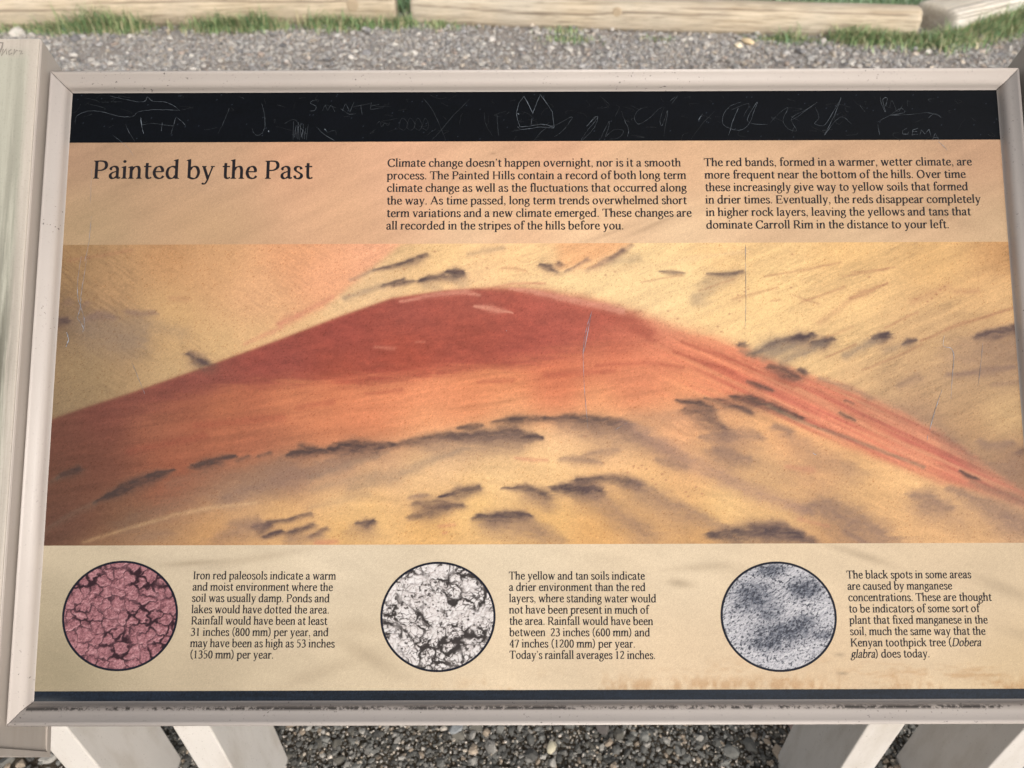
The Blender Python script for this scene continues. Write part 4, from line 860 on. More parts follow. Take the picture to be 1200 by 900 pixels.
# big left scrawl
scratch([(91, 147), (93, 138), (106, 132), (124, 133), (142, 138), (158, 138), (163, 134), (172, 131), (186, 130), (200, 130), (214, 131)], 125)
scratch([(132, 114), (150, 118), (166, 121), (174, 119), (176, 115), (182, 120), (196, 121), (206, 125), (214, 131)], 130)
scratch([(168, 139), (169, 150), (171, 158)], 150, .0007); scratch([(169, 148), (182, 146), (196, 148), (206, 149)], 105); scratch([(193, 145), (192, 155)], 130)
scratch([(203, 159), (207, 146), (210, 139), (219, 147), (220, 149)], 130); scratch([(150, 147), (155, 158), (161, 167)], 110)
scratch([(310, 123), (313, 137), (313, 150), (309, 158), (302, 159), (298, 152)], 130); scratch([(317, 154), (318, 156)], 200, .001)
scratch([(272, 128), (266, 142), (258, 158)], 90)
for k in range(9): scratch([(346 + 1.9 * k, 165 - (k * 7) % 4), (347 + 1.9 * k + (k % 3), 143 + (k * 5) % 9)], 135 if k % 2 else 105, .0005)
scratch([(336, 146), (348, 141), (356, 152), (362, 158)], 95); scratch([(374, 150), (382, 158), (395, 166)], 120); scratch([(383, 152), (386, 155)], 180, .0008)
# middle
scratch([(499, 116), (508, 127), (517, 145), (525, 166)], 85); scratch([(553, 117), (534, 136), (515, 158), (508, 165)], 75)
scratch([(585, 133), (586, 150), (587, 159)], 110); scratch([(570, 132), (572, 146), (580, 160)], 80)
for q in range(4): scratch([(470 + q * 9, 150), (474 + q * 9, 139), (481 + q * 8, 146), (476 + q * 9, 153), (470 + q * 9, 150)], 70)
scratch([(444, 146), (448, 143), (450, 149), (454, 145), (457, 148), (460, 144)], 80)
scratch([(627, 166), (640, 152), (655, 146), (673, 137), (668, 146), (660, 155), (652, 160)], 100)
scratch([(683, 165), (690, 154), (700, 142), (703, 136), (696, 142), (690, 148), (700, 137), (703, 140), (697, 152), (684, 165)], 125)
scratch([(706, 163), (712, 150), (717, 142), (715, 152), (712, 160), (722, 152), (733, 153), (728, 161), (716, 163)], 95)
scratch([(731, 130), (735, 142), (739, 151), (738, 160)], 115); scratch([(762, 125), (752, 128), (746, 137), (750, 145), (758, 142), (766, 136), (774, 128), (780, 125)], 95)
scratch([(781, 125), (776, 140), (778, 147), (782, 138), (785, 130), (780, 160)], 95); scratch([(788, 118), (794, 113)], 110); scratch([(790, 121), (797, 112)], 90)
# right scrawl
scratch([(872, 119), (858, 124), (850, 135), (850, 145), (858, 150), (870, 152), (880, 145), (886, 130), (890, 119), (878, 140), (890, 145), (902, 145)], 125)
scratch([(868, 126), (862, 140), (856, 158)], 135, .0006); scratch([(860, 128), (880, 121), (874, 136)], 100)
scratch([(905, 143), (918, 130), (926, 126), (920, 140), (926, 150), (936, 152), (930, 138), (950, 126), (960, 119), (940, 134), (928, 141)], 110)
scratch([(958, 125), (962, 137), (957, 144), (968, 146), (976, 135), (985, 120), (988, 114), (980, 135), (968, 158), (980, 142), (990, 136), (1000, 144)], 125)
scratch([(1030, 142), (1045, 134), (1058, 126), (1062, 131), (1045, 134), (1070, 133), (1092, 131), (1106, 137)], 110); scratch([(1034, 113), (1036, 122), (1040, 130), (1037, 116), (1042, 114), (1040, 124)], 120, .0007)
scratch([(1045, 125), (1048, 117), (1054, 130), (1060, 122)], 100); scratch([(1010, 122), (1016, 130)], 100); scratch([(1031, 145), (1033, 157)], 130)
scratch([(1090, 137), (1098, 132), (1105, 136)], 100); scratch([(821, 140), (826, 133)], 140, .0007); scratch([(812, 163), (825, 145), (840, 130)], 75)
r_ = np.random.default_rng(5)
for k in range(130):
    x0 = 95 + 1070 * r_.random(); y0 = 114 + 48 * r_.random(); a = r_.random() * 6.28; L_ = 4 + 18 * r_.random() ** 2; bend = r_.normal(0, 5, 2)
    y2 = np.clip(y0 + L_ * .7 * math.sin(a), 112, 164)
    scratch([(x0, y0), (x0 + L_ * .5 * math.cos(a) + bend[0], np.clip((y0 + y2) / 2 + bend[1] * .5, 112, 164)), (x0 + L_ * math.cos(a), y2)], 34 + 40 * r_.random(), .0004)
# scratches on the picture itself
SK = .80
scratch([(97, 302), (92, 335), (93, 352), (96, 362), (100, 378), (98, 391)], 176, .0006); scratch([(104, 303), (99, 330), (96, 350), (95, 364), (92, 374), (96, 380), (100, 389)], 163, .0006)
scratch([(109, 255), (106, 285), (101, 308)], 163, .0004); scratch([(79, 391), (81, 400), (78, 408)], 184, .0009)
scratch([(695, 364), (690, 378), (686, 395), (684, 415), (685, 450), (687, 480), (689, 503)], 176, .0005, .3); scratch([(694, 366), (685, 412)], 184, .0007, .3)
scratch([(875, 286), (875, 320), (875, 355), (874, 383)], 184, .0005, .2)
scratch([(1107, 392), (1106, 404), (1115, 407), (1118, 418), (1116, 440), (1114, 466)], 189, .0006); scratch([(1104, 455), (1096, 478), (1089, 503)], 189, .0007)
scratch([(1152, 400), (1149, 430), (1146, 450)], 159, .0004); scratch([(1087, 508), (1086, 514)], 172, .0006)
scratch([(155, 425), (163, 445), (170, 463)], 141, .0004); scratch([(594, 387), (595, 388)], 184, .001); scratch([(952, 530), (956, 532)], 176, .0008); scratch([(720, 504), (735, 495)], 146, .0004)
scratch([(110, 200), (108, 240)], 163, .0003); scratch([(135, 160), (150, 172), (160, 185)], 154, .0003)
me = mesh_np('scratches', SV, SF, np.array(SCOL)); panel_part('scratches', me, M_SCR, panel)

# ------------------------------------------------------------------ frame rails with mitred corners
PROF = [(r_ * .91, n_) for r_, n_ in [(-0.004, -0.001), (0.0, 0.0012), (0.0004, 0.0034), (0.0014, 0.0054), (0.0030, 0.0070), (0.0052, 0.0078), (0.0070, 0.0080), (0.0150, 0.0080), (0.0164, 0.0086), (0.0178, 0.0082), (0.0192, 0.0070), (0.0203, 0.0050), (0.0208, 0.0025), (0.0208, -0.022)]]
def rail(side):
    hw, hh = PW / 2, PH / 2; gap = 0.00035
    V, F = [], []
    nseg = 1
    for (r, n) in PROF:
        if side in ('top', 'bottom'):
            s_ = 1 if side == 'top' else -1
            y = s_ * (hh + r); x = hw + r - gap
            V += [(-x, y, n), (x, y, n)]
        else:
            s_ = 1 if side == 'right' else -1
            x = s_ * (hw + r); y = hh + r - gap
            V += [(x, -y, n), (x, y, n)]
    m = len(PROF)
    for i in range(m - 1): F.append((2 * i, 2 * i + 1, 2 * i + 3, 2 * i + 2))
    F.append([2 * i for i in range(m)]); F.append([2 * i + 1 for i in range(m)][::-1])
    me = mesh_py('frame_rail', V, F)
    bm = bmesh.new(); bm.from_mesh(me)
    bmesh.ops.recalc_face_normals(bm, faces=bm.faces); bm.to_mesh(me); bm.free()
    for p in me.polygons: p.use_smooth = len(p.vertices) == 4
    return panel_part('frame_rail', me, M_FRAME, sign)
for s_ in ('top', 'bottom', 'left', 'right'): rail(s_)

# backing tray, cross beam and the two legs
bm = prism([(-PW / 2 - .0145, -PH / 2 - .0145), (PW / 2 + .0145, -PH / 2 - .0145), (PW / 2 + .0145, PH / 2 + .0145), (-PW / 2 - .0145, PH / 2 + .0145)], 2, -.021, -.003)
o = link('backing_tray', bm_mesh('backing_tray', bm, .002), M_BODY, sign); o.location = PC; o.rotation_euler = ROT

def leg_mesh(x0, x1, y0=-0.096, y1=0.03, depth=0.024):
    zt = lambda y: PC[2] + y * math.tan(TILT) - depth / math.cos(TILT)
    bm = prism([(y0, -0.05), (y1, -0.05), (y1, zt(y1)), (y0, zt(y0))], 0, x0, x1)
    return bm_mesh('leg', bm, 0.0022, 2)
for x0, x1 in ((-.463, -.415), (.434, .482)):
    link('leg', leg_mesh(x0, x1), M_LEG, sign)
bm = prism([(-.055, PC[2] - .085), (-.005, PC[2] - .085), (-.005, PC[2] - .038), (-.055, PC[2] - .088)], 0, -.415, .434)
link('cross_beam', bm_mesh('cross_beam', bm, .0015), M_BODY, sign)

# ------------------------------------------------------------------ blank neighbouring panels on both sides
def m_face():
    t = NT('weathered_clouded_face', 0.35, 0.4)
    v = t.coord(); o = t.sep(v)
    n1 = t.noise(v, 6, 5); n2 = t.noise(v, 500, 3)
    fog = t.mix(n1, lin((148, 145, 131)), lin((168, 164, 149)))
    beige = t.mix(n1, lin((162, 152, 140)), lin((178, 168, 156)))
    ax = t.math('ABSOLUTE', o[0])            # towards the near edge
    edge = t.ramp(t.math('ADD', t.math('MULTIPLY', t.math('SUBTRACT', ax, 0.0075), 80), t.math('MULTIPLY', t.math('SUBTRACT', n1, .5), 1.2)), [(0.0, 0.0), (0.5, 1.0)])
    topm = t.ramp(t.math('MULTIPLY', t.math('SUBTRACT', 0.338, o[1]), 45), [(0.2, 0.0), (0.9, 1.0)])
    col = t.mix(t.math('MULTIPLY', edge, topm), beige, fog)
    vs = t.coord((150, 7, 1))
    st = t.noise(vs, 1.0, 6, .65)
    near = t.math('SUBTRACT', 1.0, t.math('MULTIPLY', t.math('ABSOLUTE', t.math('SUBTRACT', ax, 0.019)), 52), True)
    low = t.ramp(t.math('ADD', t.math('MULTIPLY', o[1], 1.5), .5), [(0.14, .25), (0.35, 1.0), (0.52, 1.0), (0.72, .5), (1.0, .2)])
    dirt = t.math('MULTIPLY', t.math('MULTIPLY', t.ramp(st, [(0.38, 0.0), (0.56, 1.0)]), near), low)
    col = t.mix(t.math('MULTIPLY', dirt, 1.0, True), col, lin((84, 80, 68)))
    col = t.mix(1.0, col, t.ramp(n2, [(0.3, 0.9), (0.45, 1.0)]), 'MULTIPLY')
    t.base(col); t.bump(n2, .1, .0005)
    return t.m
M_FACE = m_face()

def wing(sx, xe, legs, label):
    """a deep blank box panel whose inner edge stands at xe and which runs outward for nearly a metre"""
    root = empty('blank_panel', (sx * (abs(xe) + .48), 0, 0))
    tag(root, label, 'sign', 'blank box panels beside the picture sign')
    W_ = 0.96
    prof = [(.342, .018), (.327, -.025), (-.367, -.070), (-.335, .018)]      # (up the slope, out of it)
    inv = root.matrix_world
    def put(name, me, mat):
        o = link(name, me, mat, root); o.location = (xe - root.location.x, 0, PC[2]); o.rotation_euler = ROT; return o
    a, b = (0, sx * W_)
    bm = prism(prof, 0, min(a, b), max(a, b))
    put('box_body', bm_mesh('box_body', bm, .0022, 2), M_BODY)
    # raised sheet face
    bm = prism([(.3405, .0195), (.3405, .0165), (-.3335, .0165), (-.3335, .0195)], 0, *sorted((sx * .0012, sx * (W_ - .0012))))
    put('clouded_face', bm_mesh('clouded_face', bm, .0009, 1), M_FACE)
    # folded seam round the back and foot of the side
    t = .006
    seam = [(.327, -.025), (-.367, -.070), (-.335, .016), (-.3285, .016), (-.3595, -.0635), (.3268, -.0190)]
    bm = prism(seam, 0, *sorted((-sx * .0016, sx * .004)))
    put('side_seam', bm_mesh('side_seam', bm), M_BODY)
    for x0, x1 in legs:
        o = link('leg', leg_mesh(x0, x1, depth=.05), M_LEG, root); o.location = (-root.location.x, 0, 0)
    return root
wl = wing(-1, -.4866, [(-.648, -.600), (-1.33, -1.282)], 'blank box panel with a clouded greenish face and dirt streaks, left of the picture sign')
wr = wing(1, .4890, [(.640, .690), (1.28, 1.33)], 'beige box panel mostly cut off at the edge, right of the picture sign')
# marker scrawl on the top corner of the left blank panel
def scrawl():
    V, F = [], []
    strokes = [[(-.5335, .331), (-.5285, .336), (-.523, .3355), (-.5235, .331), (-.527, .322)], [(-.531, .329), (-.534, .324)], [(-.522, .329), (-.5235, .322), (-.519, .3295), (-.5185, .3235)],
               [(-.514, .3285), (-.5165, .327), (-.516, .323), (-.513, .325)], [(-.511, .329), (-.5115, .323), (-.509, .328), (-.5075, .327)], [(-.5065, .327), (-.5035, .327), (-.505, .3235), (-.5025, .3245)]]
    for q, s_ in enumerate(strokes):
        P = np.array(s_) + np.array([.0, 0]); d = np.gradient(P, axis=0); d /= np.linalg.norm(d, axis=1)[:, None]
        n = np.stack([-d[:, 1], d[:, 0]], -1) * (.00055 if q else .0009); b = len(V)
        for i in range(len(P)):
            V += [(*(P[i] + n[i]), .0198 + .00002 * q), (*(P[i] - n[i]), .0198 + .00002 * q)]
        for i in range(len(P) - 1): F.append((b + 2 * i, b + 2 * i + 1, b + 2 * i + 3, b + 2 * i + 2))
    o = link('marker_scrawl', mesh_py('marker_scrawl', V, F), m_flat('faded_marker', (128, 120, 112)), wl)
    o.location = (-wl.location.x, 0, PC[2]); o.rotation_euler = ROT
scrawl()

# ------------------------------------------------------------------ ground, gravel, lawn
def sheet(name, x0, x1, y0, y1, z, mat, nx=2, ny=2, amp=0.0):
    xs = np.linspace(x0, x1, nx); ys = np.linspace(y0, y1, ny); A, B = np.meshgrid(xs, ys)
    Z = z + amp * fbm(A * 1.3 + 50, B * 1.3 + 50, 201, 4)
    i = np.arange(nx * ny).reshape(ny, nx)
    F = np.stack([i[:-1, :-1], i[:-1, 1:], i[1:, 1:], i[1:, :-1]], -1).reshape(-1, 4)
    return link(name, mesh_np(name, np.stack([A, B, Z], -1).reshape(-1, 3), F, None, True), mat)
def m_ground():
    t = NT('gravelly_soil', .9, .1)
    v = t.coord(); o = t.sep(v)
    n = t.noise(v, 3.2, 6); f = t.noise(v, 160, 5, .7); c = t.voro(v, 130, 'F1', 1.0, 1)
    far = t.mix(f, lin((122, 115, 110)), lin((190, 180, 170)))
    near = t.mix(f, lin((70, 63, 55)), lin((138, 125, 108)))  # near soil darker: shade by the sign put into the colour
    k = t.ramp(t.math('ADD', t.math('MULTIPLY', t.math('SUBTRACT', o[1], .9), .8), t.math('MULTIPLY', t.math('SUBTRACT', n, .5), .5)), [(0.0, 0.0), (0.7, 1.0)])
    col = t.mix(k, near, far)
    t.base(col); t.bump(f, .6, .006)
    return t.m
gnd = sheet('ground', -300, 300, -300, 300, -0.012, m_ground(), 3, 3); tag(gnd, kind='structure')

def icosa():
    p = (1 + 5 ** .5) / 2
    v = np.array([(-1, p, 0), (1, p, 0), (-1, -p, 0), (1, -p, 0), (0, -1, p), (0, 1, p), (0, -1, -p), (0, 1, -p), (p, 0, -1), (p, 0, 1), (-p, 0, -1), (-p, 0, 1)], float)
    v /= np.linalg.norm(v[0])
    f = np.array([(0, 11, 5), (0, 5, 1), (0, 1, 7), (0, 7, 10), (0, 10, 11), (1, 5, 9), (5, 11, 4), (11, 10, 2), (10, 7, 6), (7, 1, 8), (3, 9, 4), (3, 4, 2), (3, 2, 6), (3, 6, 8), (3, 8, 9), (4, 9, 5), (2, 4, 11), (6, 2, 10), (8, 6, 7), (9, 8, 1)])
    return v, f
IV, IF = icosa()
def stones(xy, rad, col, sink=.35, squash=.62):
    n = len(xy)
    sh = IV[None] * (1 + rng.normal(0, .17, (n, 12, 1)))
    sc = np.stack([1 + .35 * rng.random(n), .75 + .25 * rng.random(n), squash * (.7 + .6 * rng.random(n))], -1)
    sh = sh * sc[:, None]
    a = rng.random(n) * 6.283; ca, sa = np.cos(a), np.sin(a)
    tl = rng.normal(0, .35, n)
    y = sh[..., 1] * np.cos(tl)[:, None] - sh[..., 2] * np.sin(tl)[:, None]; z = sh[..., 1] * np.sin(tl)[:, None] + sh[..., 2] * np.cos(tl)[:, None]
    x = sh[..., 0]
    X_ = x * ca[:, None] - y * sa[:, None]; Y_ = x * sa[:, None] + y * ca[:, None]
    P = np.stack([X_, Y_, z], -1) * rad[:, None, None]
    P[..., 0] += xy[:, 0:1]; P[..., 1] += xy[:, 1:2]; P[..., 2] += (rad * (.45 - sink))[:, None] - .004 + .004 * rng.random(n)[:, None]
    F = (IF[None] + 12 * np.arange(n)[:, None, None]).reshape(-1, 3)
    C = np.repeat(col[:, None], 12, 1) * (1 + .10 * rng.normal(0, 1, (n, 12, 1)))
    return P.reshape(-1, 3), F, np.clip(C, .01, .9).reshape(-1, 3)
def palette(n, cols, w):
    c = np.array([lin(k) for k in cols]); i = rng.choice(len(cols), n, p=np.array(w) / sum(w))
    return c[i] * (1 + .18 * rng.normal(0, 1, (n, 1)))
def scatter(x0, x1, y0, y1, d):
    nx, ny = int((x1 - x0) / d), int((y1 - y0) / d)
    A, B = np.meshgrid(np.arange(nx) * d + x0, np.arange(ny) * d + y0)
    p = np.stack([A, B], -1).reshape(-1, 2); return p + rng.uniform(-.6, .6, p.shape) * d
NEARC = [(99, 97, 92), (123, 121, 115), (80, 78, 74), (148, 143, 135), (150, 135, 118), (98, 94, 86), (176, 167, 154)]  # stones near the sign coloured darker to stand in for shade
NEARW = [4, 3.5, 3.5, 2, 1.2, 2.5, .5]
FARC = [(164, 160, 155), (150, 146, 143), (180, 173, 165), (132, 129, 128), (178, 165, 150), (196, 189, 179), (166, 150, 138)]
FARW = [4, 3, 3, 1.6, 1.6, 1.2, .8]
parts = []
def add(xy, rad, col, **k): parts.append(stones(xy, rad, col, **k))
p = scatter(-.8, .8, -.12, .45, .0058); add(p, np.exp(rng.normal(math.log(.0028), .48, len(p))), palette(len(p), NEARC, NEARW))
p = scatter(-.8, .8, -.12, .45, .032); add(p, np.exp(rng.normal(math.log(.0062), .34, len(p))), palette(len(p), NEARC, NEARW), sink=.25)
p = scatter(-.8, .8, -.12, .45, .0085); p = p[fbm(p[:, 0] * 5 + 9, p[:, 1] * 5 + 9, 301) > -.12]; add(p, np.exp(rng.normal(math.log(.0016), .3, len(p))), palette(len(p), [(176, 164, 148), (128, 124, 118), (206, 194, 180)], [2, 2, 1]), sink=-1.2)
for (xa, xb, ya, yb) in ((-1.0, 1.0, .45, .75), (-1.0, 1.0, -.4, -.12), (-1.0, -.8, -.12, .45), (.8, 1.0, -.12, .45)):
    p = scatter(xa, xb, ya, yb, .013); add(p, np.exp(rng.normal(math.log(.0065), .38, len(p))), palette(len(p), NEARC, NEARW))
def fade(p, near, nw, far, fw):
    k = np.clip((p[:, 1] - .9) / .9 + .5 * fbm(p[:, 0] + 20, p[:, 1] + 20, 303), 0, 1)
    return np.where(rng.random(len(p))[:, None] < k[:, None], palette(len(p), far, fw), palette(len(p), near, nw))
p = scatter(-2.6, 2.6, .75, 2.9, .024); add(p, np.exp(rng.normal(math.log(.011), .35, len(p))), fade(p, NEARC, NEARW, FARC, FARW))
for (xa, xb) in ((-2.6, -1.0), (1.0, 2.6)):
    p = scatter(xa, xb, -.6, .75, .022); add(p, np.exp(rng.normal(math.log(.010), .35, len(p))), palette(len(p), NEARC, NEARW))
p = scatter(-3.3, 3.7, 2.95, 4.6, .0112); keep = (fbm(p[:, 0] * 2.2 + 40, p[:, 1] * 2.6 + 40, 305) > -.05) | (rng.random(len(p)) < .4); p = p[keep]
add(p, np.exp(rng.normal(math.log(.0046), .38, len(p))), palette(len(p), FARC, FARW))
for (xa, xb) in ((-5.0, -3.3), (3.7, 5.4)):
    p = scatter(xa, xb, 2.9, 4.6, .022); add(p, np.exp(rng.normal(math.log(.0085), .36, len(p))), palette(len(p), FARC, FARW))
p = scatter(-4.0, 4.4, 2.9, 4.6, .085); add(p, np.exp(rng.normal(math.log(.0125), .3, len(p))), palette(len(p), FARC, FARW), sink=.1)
off = 0; VV, FF, CC = [], [], []
for (a, b, c) in parts: VV.append(a); FF.append(b + off); CC.append(c); off += len(a)
def m_stone():
    t = NT('gravel_stone', .85, .2)
    f = t.noise(t.coord(), 420, 3)
    t.base(t.mix(1.0, t.attr(), t.ramp(f, [(0.3, .82), (0.7, 1.15)]), 'MULTIPLY')); return t.m
M_STONE = m_stone()
gr = link('gravel', mesh_np('gravel', np.concatenate(VV), np.concatenate(FF), np.concatenate(CC)), M_STONE)
tag(gr, 'loose grey crushed gravel covering the ground', 'gravel', kind='stuff')

# single stones that stand out
def stone(name, x, y, r, rgb, label, sq=.6, seed=1):
    bm = bmesh.new(); bmesh.ops.create_icosphere(bm, subdivisions=3, radius=1)
    g = np.random.default_rng(seed); pl = [g.normal(0, 1, 3) for _ in range(11)]
    for v in bm.verts:
        c = np.array(v.co)
        for q in pl:
            q_ = q / np.linalg.norm(q); dd = c @ q_
            if dd > .72: c = c - q_ * (dd - .72)
        v.co = (c[0] * r * 1.25, c[1] * r * .9, c[2] * r * sq)
    bmesh.ops.rotate(bm, verts=bm.verts, cent=(0, 0, 0), matrix=Matrix.Rotation(g.random() * 6.28, 3, 'Z'))
    t = NT(name + '_rock', .85, .2); f = t.noise(t.coord(), 300, 5); c = np.array(lin(rgb)); t.base(t.mix(f, c * .75, np.minimum(c * 1.2, .9))); t.bump(f, .5, .002)
    o = link(name, bm_mesh(name, bm), t.m); o.location = (x, y, r * sq * .55); tag(o, label, 'stone', 'single stones showing in the gravel'); return o
stone('stone', 1.235, 3.893, .026, (224, 208, 180), 'small cream stone, left of the two pale stones before the middle timber', .6, 1)
stone('stone', 1.300, 3.955, .034, (222, 198, 160), 'larger tan stone, right of the two pale stones before the middle timber', .6, 2)
stone('stone', .478, .085, .017, (122, 106, 100), 'brownish stone lying against the inner leg under the right end of the sign', .7, 3)
stone('stone', -.125, .080, .0125, (140, 142, 142), 'light grey flat pebble just under the bottom frame rail', .5, 4)
stone('stone', .056, .112, .008, (186, 118, 96), 'small reddish orange pebble under the middle of the sign', .6, 6)
stone('stone', .043, .046, .0105, (190, 180, 156), 'pale yellowish pebble in the darkened gravel under the middle of the sign', .6, 7)
stone('stone', .135, .083, .015, (92, 86, 82), 'dark flat stone in the gravel under the sign', .5, 8)

# grass
def blades(pts, hgt, wid, lean, cols, seed):
    g = np.random.default_rng(seed); n = len(pts)
    a = g.random(n) * 6.283; h = hgt * (.5 + .8 * g.random(n)); ln = lean * g.random(n) * h
    w = wid * (.6 + .8 * g.random(n))
    b = np.stack([pts[:, 0], pts[:, 1], np.zeros(n)], -1)
    sd = np.stack([-np.sin(a), np.cos(a), np.zeros(n)], -1) * w[:, None]
    dr = np.stack([np.cos(a), np.sin(a), np.zeros(n)], -1)
    mid = b + dr * (ln * .3)[:, None]; mid[:, 2] += h * .6
    tip = b + dr * ln[:, None]; tip[:, 2] += h
    b[:, 2] -= .01
    V = np.stack([b - sd, b + sd, mid + sd * .75, mid - sd * .75, tip + sd * .08, tip - sd * .08], 1).reshape(-1, 3)
    k = 6 * np.arange(n)[:, None]
    F = np.concatenate([k + np.array([[0, 1, 2, 3]]), k + np.array([[3, 2, 4, 5]])])
    c = np.array([lin(q) for q in cols])[g.integers(0, len(cols), n)] * (1 + .2 * g.normal(0, 1, (n, 1)))
    return V, F, np.clip(np.repeat(c, 6, 0), .01, .8)
def m_grass():
    t = NT('grass_blade', .6, .25); t.base(t.attr())
    t.b.inputs['Subsurface Weight'].default_value = 0.0
    return t.m
M_GRASS = m_grass()
GREEN = [(124, 152, 100), (146, 170, 116), (108, 136, 92), (160, 178, 128), (168, 172, 128), (116, 148, 108), (190, 180, 142), (198, 184, 150), (122, 138, 92)]

def front_left(x): return np.interp(x, [-4, -3.04, -.7], [4.22, 4.243, 4.317])
def front_mid(x): return np.interp(x, [-.66, .477, 1.43, 2.27], [4.35, 4.185, 4.03, 4.0])
def front_right(x): return 3.97 + (x - 2.37) * .604
V, F, C, off = [], [], [], 0
def tuft(cx, sx, n, h, d0=.0, depth=.08, fn=None):
    global off
    n = int(n * 2.2)
    x = cx + rng.normal(0, sx, n) * (1 + .8 * (rng.random(n) > .85))
    fr = np.where(x < -.68, front_left(x), np.where(x < 2.33, front_mid(x), front_right(x)))
    y = fr - d0 - depth * np.abs(rng.normal(0, .6, n)) + .015
    a, b, c = blades(np.stack([x, y], -1), h * .82 * (.25 + .75 * rng.random(n) ** 1.3), .0024, 2.1, GREEN, 900 + off % 997)
    V.append(a); F.append(b + off); C.append(c); off += len(a)
for q in [(-2.95, .10, 90, .06), (-2.62, .07, 200, .09), (-2.42, .10, 420, .19), (-2.28, .05, 160, .12), (-2.52, .16, 260, .07), (-1.85, .05, 90, .07), (-1.68, .11, 420, .13), (-1.52, .05, 180, .17), (-1.40, .04, 60, .08),
          (-1.15, .05, 140, .09), (-1.02, .07, 200, .11), (-.90, .05, 120, .09), (-1.2, .02, 12, .22), (-.74, .04, 90, .09), (-.66, .03, 120, .10), (-2.75, .2, 160, .05), (-.46, .06, 150, .05), (.30, .05, 70, .045),
          (1.55, .03, 60, .10), (1.50, .10, 130, .05), (1.92, .06, 420, .11), (2.02, .08, 300, .09), (2.22, .10, 420, .07), (2.40, .10, 480, .08), (2.56, .10, 480, .10), (2.74, .10, 480, .12), (2.92, .12, 520, .15), (3.12, .14, 520, .16), (3.35, .2, 420, .15)]:
    tuft(*q)
tuft(.32, .07, 90, .04, .16, .08); tuft(.80, .04, 30, .03, .10, .05); tuft(2.5, .22, 500, .06, .08, .12); tuft(2.95, .25, 500, .07, .08, .14)
vg = link('verge_grass', mesh_np('verge_grass', np.concatenate(V), np.concatenate(F), np.concatenate(C)), M_GRASS)
tag(vg, 'uneven green grass and weeds growing along the foot of the timbers', 'grass', kind='stuff')
def m_lawn():
    t = NT('lawn_soil', .9, .1); v = t.coord(); f = t.noise(v, 30, 5, .7)
    t.base(t.mix(f, lin((58, 70, 42)), lin((104, 112, 72)))); return t.m
xs = np.linspace(-9, 10, 60); ys = np.linspace(4.62, 12, 24)
lw = sheet('lawn', -9, 10, 4.62, 12, 0.004, m_lawn(), 60, 24, .02); tag(lw, kind='structure')
p = scatter(-4.2, 5.4, 4.5, 6.4, .017); p = p[p[:, 1] > np.where(p[:, 0] < -.68, front_left(p[:, 0]) + .24, np.where(p[:, 0] < 2.3, front_mid(p[:, 0]) + .2, front_right(p[:, 0]) + .44))]
a, b, c = blades(p, .075, .003, 1.0, [(118, 150, 104), (136, 164, 118), (154, 176, 138), (104, 132, 92), (172, 186, 154), (134, 162, 132)], 77)
lg = link('grass', mesh_np('grass', a, b, c), M_GRASS); tag(lg, 'green lawn grass behind the timber edging', 'grass', kind='stuff')

# ------------------------------------------------------------------ timbers edging the gravel
def m_wood(name, light, dark, grey):
    t = NT(name, .75, .2)
    v = t.coord((1.1, 22, 22)); w = t.coord()
    g = t.noise(v, 2.2, 8, .68); g2 = t.noise(t.coord((2.5, 60, 60)), 3, 5, .6); big = t.noise(w, 2.4, 4)
    col = t.mix(t.ramp(g, [(0.32, 0.0), (0.66, 1.0)]), lin(dark), lin(light))
    col = t.mix(t.ramp(big, [(0.42, 0.0), (0.68, .6)]), col, lin(grey))
    col = t.mix(1.0, col, t.ramp(g2, [(0.34, .58), (0.50, 1.0)]), 'MULTIPLY')
    crack = t.attr()
    col = t.mix(t.math('MULTIPLY', crack, .75), col, lin((92, 76, 62)))
    t.base(col); t.bump(g, .35, .004)
    return t.m
M_LOG1 = m_wood('weathered_log', (212, 194, 168), (160, 142, 116), (190, 178, 160))
M_LOG2 = m_wood('peeled_log', (208, 192, 168), (158, 140, 116), (188, 178, 162))
M_LOG3 = m_wood('grey_split_timber', (220, 208, 188), (190, 176, 156), (212, 208, 202))
M_KNOT = m_flat('wood_knot', (168, 150, 126), .8, .1)

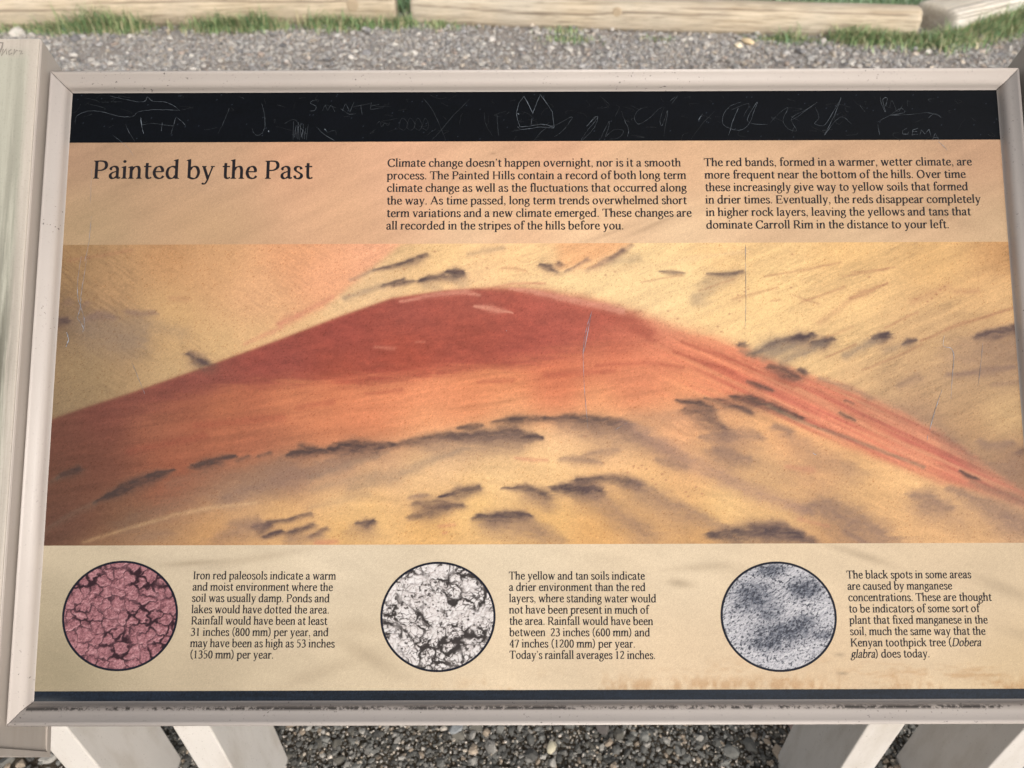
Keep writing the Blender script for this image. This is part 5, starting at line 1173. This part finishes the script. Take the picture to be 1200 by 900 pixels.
def timber(name, A, B, height, width, mat, label, cracks, sag=None, square=2.6, seed=3, endcol=True):
    """cracks: list of (angle in deg round the section from the front, start 0..1, end 0..1, depth, wander)"""
    A = Vector(A); B = Vector(B); L = (B - A).length; d = (B - A).normalized()
    n = int(L / .012); m = 96
    s_ = np.linspace(0, 1, n); th = np.linspace(0, 2 * math.pi, m, endpoint=False)
    Sg, Th = np.meshgrid(s_, th, indexing='ij')
    ct, st = np.cos(Th), np.sin(Th); e = 2 / square
    px = np.sign(ct) * np.abs(ct) ** e; pz = np.sign(st) * np.abs(st) ** e
    lump = 1 + .05 * fbm(Sg * L * 1.6 + seed, np.cos(Th) * 1.2 + np.sin(Th) + 5, 401 + seed, 4) + .02 * fbm(Sg * L * 3, Th * 6, 411 + seed, 4)
    en = np.minimum(Sg, 1 - Sg) * L
    rnd = 1 - .10 * np.clip(1 - en / .03, 0, 1) ** 2
    R = lump * rnd
    crk = np.zeros_like(R)
    for (ang, a0, a1, dep, wan) in cracks:
        c = math.radians(ang) + wan * fbm(Sg * L * 1.3 + ang, Sg * 0 + 2.2, 421 + int(ang), 3)
        g = np.exp(-((Th - c) / .035) ** 2) * sig((Sg - a0) * 60) * sig((a1 - Sg) * 60) * (.6 + .8 * vnoise(Sg * L * 5, Sg * 0 + ang, 431))
        R = R - g * dep; crk = np.maximum(crk, np.clip(g * 1.3, 0, 1))
    X_ = Sg * L; Y_ = -px * width / 2 * R; Z_ = pz * height / 2 * R
    V = np.stack([X_, Y_, Z_], -1).reshape(-1, 3)
    i = np.arange(n * m).reshape(n, m); j = np.roll(i, -1, 1)
    F = np.stack([i[:-1], j[:-1], j[1:], i[1:]], -1).reshape(-1, 4)
    col = np.repeat(crk.reshape(-1, 1), 3, 1)
    # ends: rings closing towards the centre
    base = len(V); rings = []
    for side, row in ((0, 0), (1, n - 1)):
        prev = i[row]
        for q in (.72, .4, .03):
            r0 = V[i[row]].copy(); r0[:, 1:] *= q; r0[:, 0] += (-.008 if side == 0 else .008) * (1 - q)
            k = np.arange(m) + len(V)
            V = np.vstack([V, r0]); col = np.vstack([col, np.tile([[.35 + .4 * rng.random()] * 3], (m, 1)) if q < .7 else np.tile([[.3] * 3], (m, 1))])
            a_, b_ = prev, np.roll(prev, -1); c_, d_ = np.roll(k, -1), k
            f = np.stack([a_, b_, c_, d_], -1)
            F = np.vstack([F, f[:, ::-1] if side == 0 else f]); prev = k
    me = mesh_np(name, V, F, col, True)
    o = link(name, me, mat); o.location = A; o.rotation_euler = (0, math.atan2(-d.z, math.hypot(d.x, d.y)), math.atan2(d.y, d.x))
    return tag(o, label, 'timber', 'timbers edging the gravel')
def knot(parent, x, y, z, r):
    V, F = [], []
    for j, (q, dy) in enumerate(((1.7, .006), (1.0, -.0015), (.75, .0005), (.05, -.002))):
        for i in range(20):
            a = i / 20 * 6.283; V.append((x + r * q * math.cos(a), y + dy, z + r * q * math.sin(a)))
    for j in range(3):
        for i in range(20): F.append((j * 20 + i, j * 20 + (i + 1) % 20, j * 20 + 20 + (i + 1) % 20, j * 20 + 20 + i))
    link('knot', mesh_py('knot', V, F, True), M_KNOT, parent)

l1 = timber('timber_edging', (-4.3, 4.30, .10), (-.715, 4.425, .095), .23, .20, M_LOG1, 'round weathered log with grassy foot, left of the gap between timbers', [(38, .02, .95, .10, .5), (20, .5, .99, .05, .3), (62, .1, .6, .05, .4), (8, .0, .5, .03, .3)], square=2.1, seed=3)
knot(l1, 3.34, -.103, .015, .022)
l2 = timber('timber_edging', (-.615, 4.43, .066), (2.275, 4.085, .070), .175, .165, M_LOG2, 'long pale peeled log running across behind the middle of the sign', [(12, .02, .62, .07, .7), (-6, .45, .98, .045, .5), (34, .55, .99, .04, .4)], square=2.7, seed=8)
knot(l2, 1.22, -.082, .028, .018)
l3 = timber('timber_edging', (2.42, 4.175, .045), (4.6, 5.49, .045), .19, .30, M_LOG3, 'wide split timber with a cracked grey top, angled away at the right', [(58, .0, .9, .12, .5), (100, .05, .95, .08, .5), (30, .0, .5, .10, .6), (72, .0, .9, .12, .7), (20, .0, .16, .08, 1.2)], square=4.5, seed=14)
